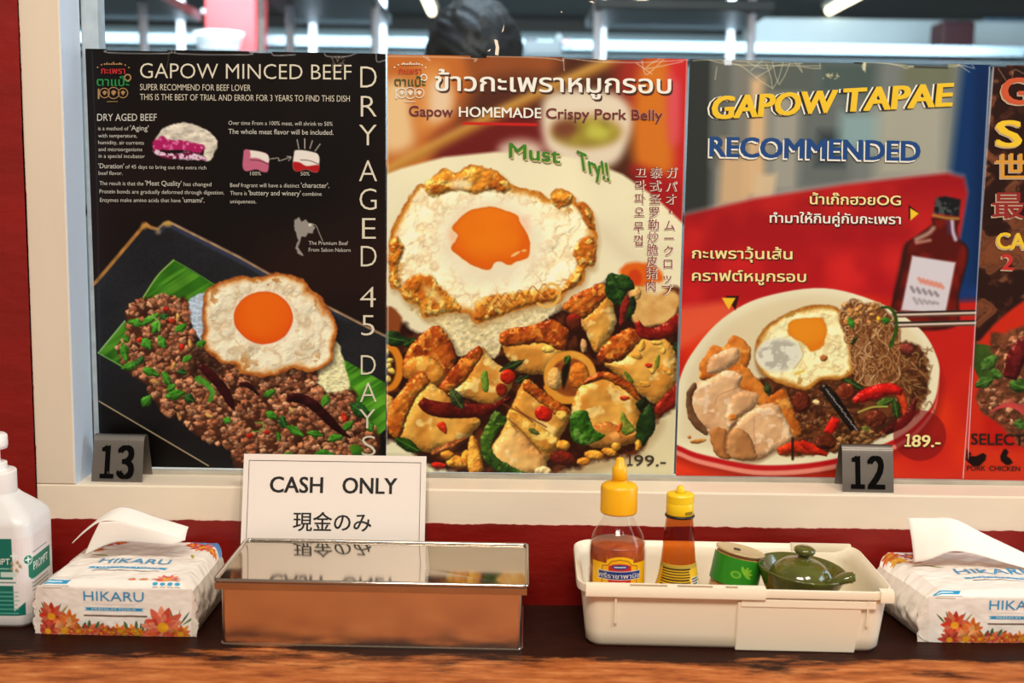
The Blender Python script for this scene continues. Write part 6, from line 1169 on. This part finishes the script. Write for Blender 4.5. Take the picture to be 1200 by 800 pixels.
    def f(xx, yy):
        p = pos(np.array([xx]), np.array([yy]))[0]; s = yy-D; return Vector(p)+Vector((0, -.0005 if s > -7 else 0, .0006 if s < 5 else 0))
    MB = mat('blue_letter_ink', rgb(44, 150, 204), .35)
    k1 = w/.145; MRB = mat('pale_ink_tissue', rgb(214, 236, 244), .4)
    lettering('lettering', [('HIKARU', -27, 27, D+Hm*.34, D+Hm*.34, 8.6, .02)], f, MB, body); lettering('lettering', [('HIKARU', -33*k1, 35*k1, D*.60, D*.60, 13.5, .02)], f, MB, body)
    lettering('ribbon_lettering', [('PREMIUM TISSUE', -20, 20, D+Hm*.50+.9, D+Hm*.50+.9, 1.9, .02)], f, MRB, body); lettering('ribbon_lettering', [('PREMIUM TISSUE', -30, 30, D*.70+1.7, D*.70+1.7, 3.4, .02)], f, MRB, body)
    # the pulled-up sheet
    Mt = mat('soft_tissue', rgb(246, 240, 232), .9, sss=.15); bmS = bmesh.new(); base = Vector((x, y, 0)); rot = Matrix.Rotation(-rz, 3, 'Z')
    for U, V_, bulge in sheet:
        A = spath3([tuple(at(*p)) for p in U], 6); B = spath3([tuple(at(*p)) for p in V_], 6); n = min(len(A), len(B)); A, B = [np.stack([np.interp(np.linspace(0, 1, 28), np.linspace(0, 1, len(Q_)), Q_[:, c_]) for c_ in range(3)], 1) for Q_ in (A, B)]; G = []
        for q in np.linspace(0, 1, 14):
            row = []
            for k in range(28):
                p = A[k]*(1-q)+B[k]*q+np.array([0, -bulge*math.sin(math.pi*q)*(.8+.2*math.sin(k*.16)), .35*bulge*math.sin(math.pi*q)]); row.append(bmS.verts.new(rot @ (Vector(p)-base)))
            G.append(row)
        for a, b in zip(G, G[1:]):
            for i in range(27): bmS.faces.new((a[i], a[i+1], b[i+1], b[i]))
    o = obj('tissue_sheet', bmS, Mt, t, True)
    md = o.modifiers.new('thick', 'SOLIDIFY'); md.thickness = .0005
Yb, Yf = -.052, -.078
tissue_pack(-.3545, -.1345, math.radians(-1.5), .139, .122, .0505, 'white floral tissue pack between the sanitizer bottle and the steel box', 3, 1.0, .0,
    [([(85, 636, -.070), (105, 616, Yb), (140, 593.5, Yb), (182, 605, Yb), (221, 617, Yb)], [(85, 636, -.071), (99, 623, Yf), (117, 611, Yf), (137, 610.5, Yf), (163, 617, Yf), (217, 633, -.070)], .002),
     ([(117, 611.5, Yf), (137, 611, Yf), (163, 617.5, Yf), (216, 633, -.071)], [(99, 650, -.074), (128, 637, -.076), (150, 634, -.076), (206, 638, -.074)], .001)])
tissue_pack(.4635, -.1255, math.radians(1.5), .162, .116, .0490, 'white floral tissue pack at the right edge, right of the plastic basket', 7, 2.2, .013,
    [([(1063.5, 607, -.045), (1090, 607, -.045), (1118, 608, -.045), (1156, 627, -.045), (1200, 648, -.045), (1240, 668, -.05)], [(1071, 659, -.062), (1090, 655, -.068), (1116, 646, -.070), (1145, 650, -.068), (1180, 660, -.068), (1240, 676, -.066)], .003)])

# ---------------------------------------------------------------- hand sanitizer
def sanitizer():
    t = empty('sanitizer_bottle', (-.4785, -.0865, 0), 'hand sanitizer pump bottle with a green label, cut by the left photo edge', 'bottle')
    MP = mat('frosted_plastic', rgb(226, 226, 226), .35, sss=.2); w, d = .0425, .0335
    prof = [(.93, .0005, .012), (.985, .004, .014), (1, .012, .014), (1, .094, .014)]
    L = [rloop(-w*k, w*k, -d*k, d*k, r*k, z, 8) for k, z, r in prof]
    for k, z in ((.97, .0985), (.87, .104), (.70, .1105), (.52, .116), (.45, .1195)):
        r = min(w, d)*k*(.42+.5*(1-k)); L.append(rloop(-w*k, w*k, -max(d*k, w*k*.86 if k < .6 else d*k), max(d*k, w*k*.86 if k < .6 else d*k), min(r, d*k*.95), z, 8))
    obj('bottle_body', loft(L), MP, t, True)
    MW = mat('white_pump_plastic', rgb(240, 238, 236), .4)
    cap = obj('cap', lathe([(.0195, .1185), (.0198, .119), (.0198, .139), (.0190, .1400), (.012, .1404), (.012, .1470), (.0112, .1476), (.0062, .1478), (.0062, .160)], 48), MW, t, True); cap.data.set_sharp_from_angle(angle=.6)
    bm = lathe([(.0095, .160), (.0125, .1605), (.0132, .1640), (.0130, .1725), (.0110, .1742), (.003, .1745)], 40); tube(bm, [(0, 0, .1685), (-.02, -.012, .1685), (-.034, -.02, .166)], .006, 14, .0045); obj('pump_head', bm, MW, t, True)
    # wrap label
    path = [(p[0], p[1]) for p in rloop(-w-.0004, w+.0004, -d-.0004, d+.0004, .0144, 0, 8)]
    P = np.array(path+path[:1]); s = np.concatenate([[0], np.cumsum(np.linalg.norm(np.diff(P, axis=0), axis=1))]); tot = s[-1]
    i0 = int(np.argmin(np.hypot(P[:-1, 0]+w, P[:-1, 1]+d-.0144)))        # left end of the front face
    s0 = s[i0]; front0, Lf = s0, .140
    def pt(q, z, lift=0):
        ss = (s0+q) % tot; c = Vector((np.interp(ss, s, P[:, 0]), np.interp(ss, s, P[:, 1]), 0)); n = Vector((c.x/w**1.0, c.y/d, 0)); 
        n = Vector((0, -1, 0)) if abs(c.y+d) < .0015 else (Vector((1, 0, 0)) if abs(c.x-w) < .0015 else n.normalized()); return Vector((c.x, c.y, z))+n*lift
    cv = Canvas((0, 0), (Lf*1000, 0), (Lf*1000, 72), (0, 72), 3, C(8, 112, 98)); S = cv.shape; fw = 85.0
    S([(fw-6, -2), (200, -2), (200, 80), (fw-6, 80)], C(232, 226, 226), .3, False); S([(fw-6, 68), (fw+4, 60), (fw+4, 80), (fw-6, 80)], C(8, 112, 98), .3, False); S([(fw+8, 20), (fw+52, 20), (fw+52, 40), (fw+11, 40), (fw+8, 37)], C(10, 120, 96), .4, False); S(ell(fw+8, 21, 5, 5), C(236, 244, 240), .4); S(ell(fw+8, 21, 4, 4), C(10, 120, 96), .4)
    cv.stroke([(fw+5.6, 21), (fw+10.4, 21)], 1.4, C(240, 250, 246), .3); cv.stroke([(fw+8, 18.6), (fw+8, 23.4)], 1.4, C(240, 250, 246), .3)
    for k in range(5): S([(80+4*math.cos(k*1.3), 26+4*math.sin(k*1.3)), (82+4*math.cos(k*1.3), 24+4*math.sin(k*1.3)), (83+4*math.cos(k*1.3), 28+4*math.sin(k*1.3))], C(170, 150, 110), .5)
    S([(20, 38), (81, 38), (83, 41), (81, 44), (20, 44)], C(226, 234, 232), .4, False); S([(68, 31), (81, 31), (83, 33.5), (81, 36), (68, 36)], C(200, 222, 216), .4, False)
    rn = random.Random(4)
    for y, c, x0, x1 in [(28, C(190, 226, 216), 30, 74), (33.5, C(190, 226, 216), 30, 64), (41, C(60, 90, 90), 24, 80)]+[(50+k*4, C(120, 190, 176), 20, 82) for k in range(6)]+[(fw_y, C(120, 124, 124), fw+12, fw+46) for fw_y in (44, 47.5, 51)]+[(15.5, C(120, 124, 124), fw+14, fw+44)]:
        q = x0
        while q < x1: l_ = rn.uniform(.6, 2.4); cv.stroke([(q, y), (q+l_, y)], 1.1, c, .35, a=.8); q += l_+.7
    cv.stroke([(78, 16), (83, 16)], 1.5, C(240, 250, 246), .3); cv.stroke([(80.5, 13.5), (80.5, 18.5)], 1.5, C(240, 250, 246), .3)
    zt = .0845; H_, W_ = cv.H, cv.W; pos = np.zeros((H_, W_, 3))
    for i in range(W_):
        p = pt(i/(W_-1)*Lf, 0); pos[:, i, 0], pos[:, i, 1] = p.x, p.y
    pos[..., 2] = zt-np.linspace(0, 1, H_)[:, None]*.072
    lab = link('label', grid_mesh('label', pos, to_lin(cv.img, (1, 1, 1))), M_label, t)
    f = lambda xx, yy: pt(xx*.001, zt-yy*.001, .0006); WI = mat('white_bottle_ink', rgb(236, 246, 242), .4)
    lettering('label_lettering', [('PROMPT', 50, 77, 24, 24, 5.6, 0), ('PROMPT', fw+13, fw+45, 32, 32, 7.4, 0), ('HAND GEL', fw+30, fw+50, 37.5, 37.5, 2.8, .01)][:2], f, WI, lab)
sanitizer()
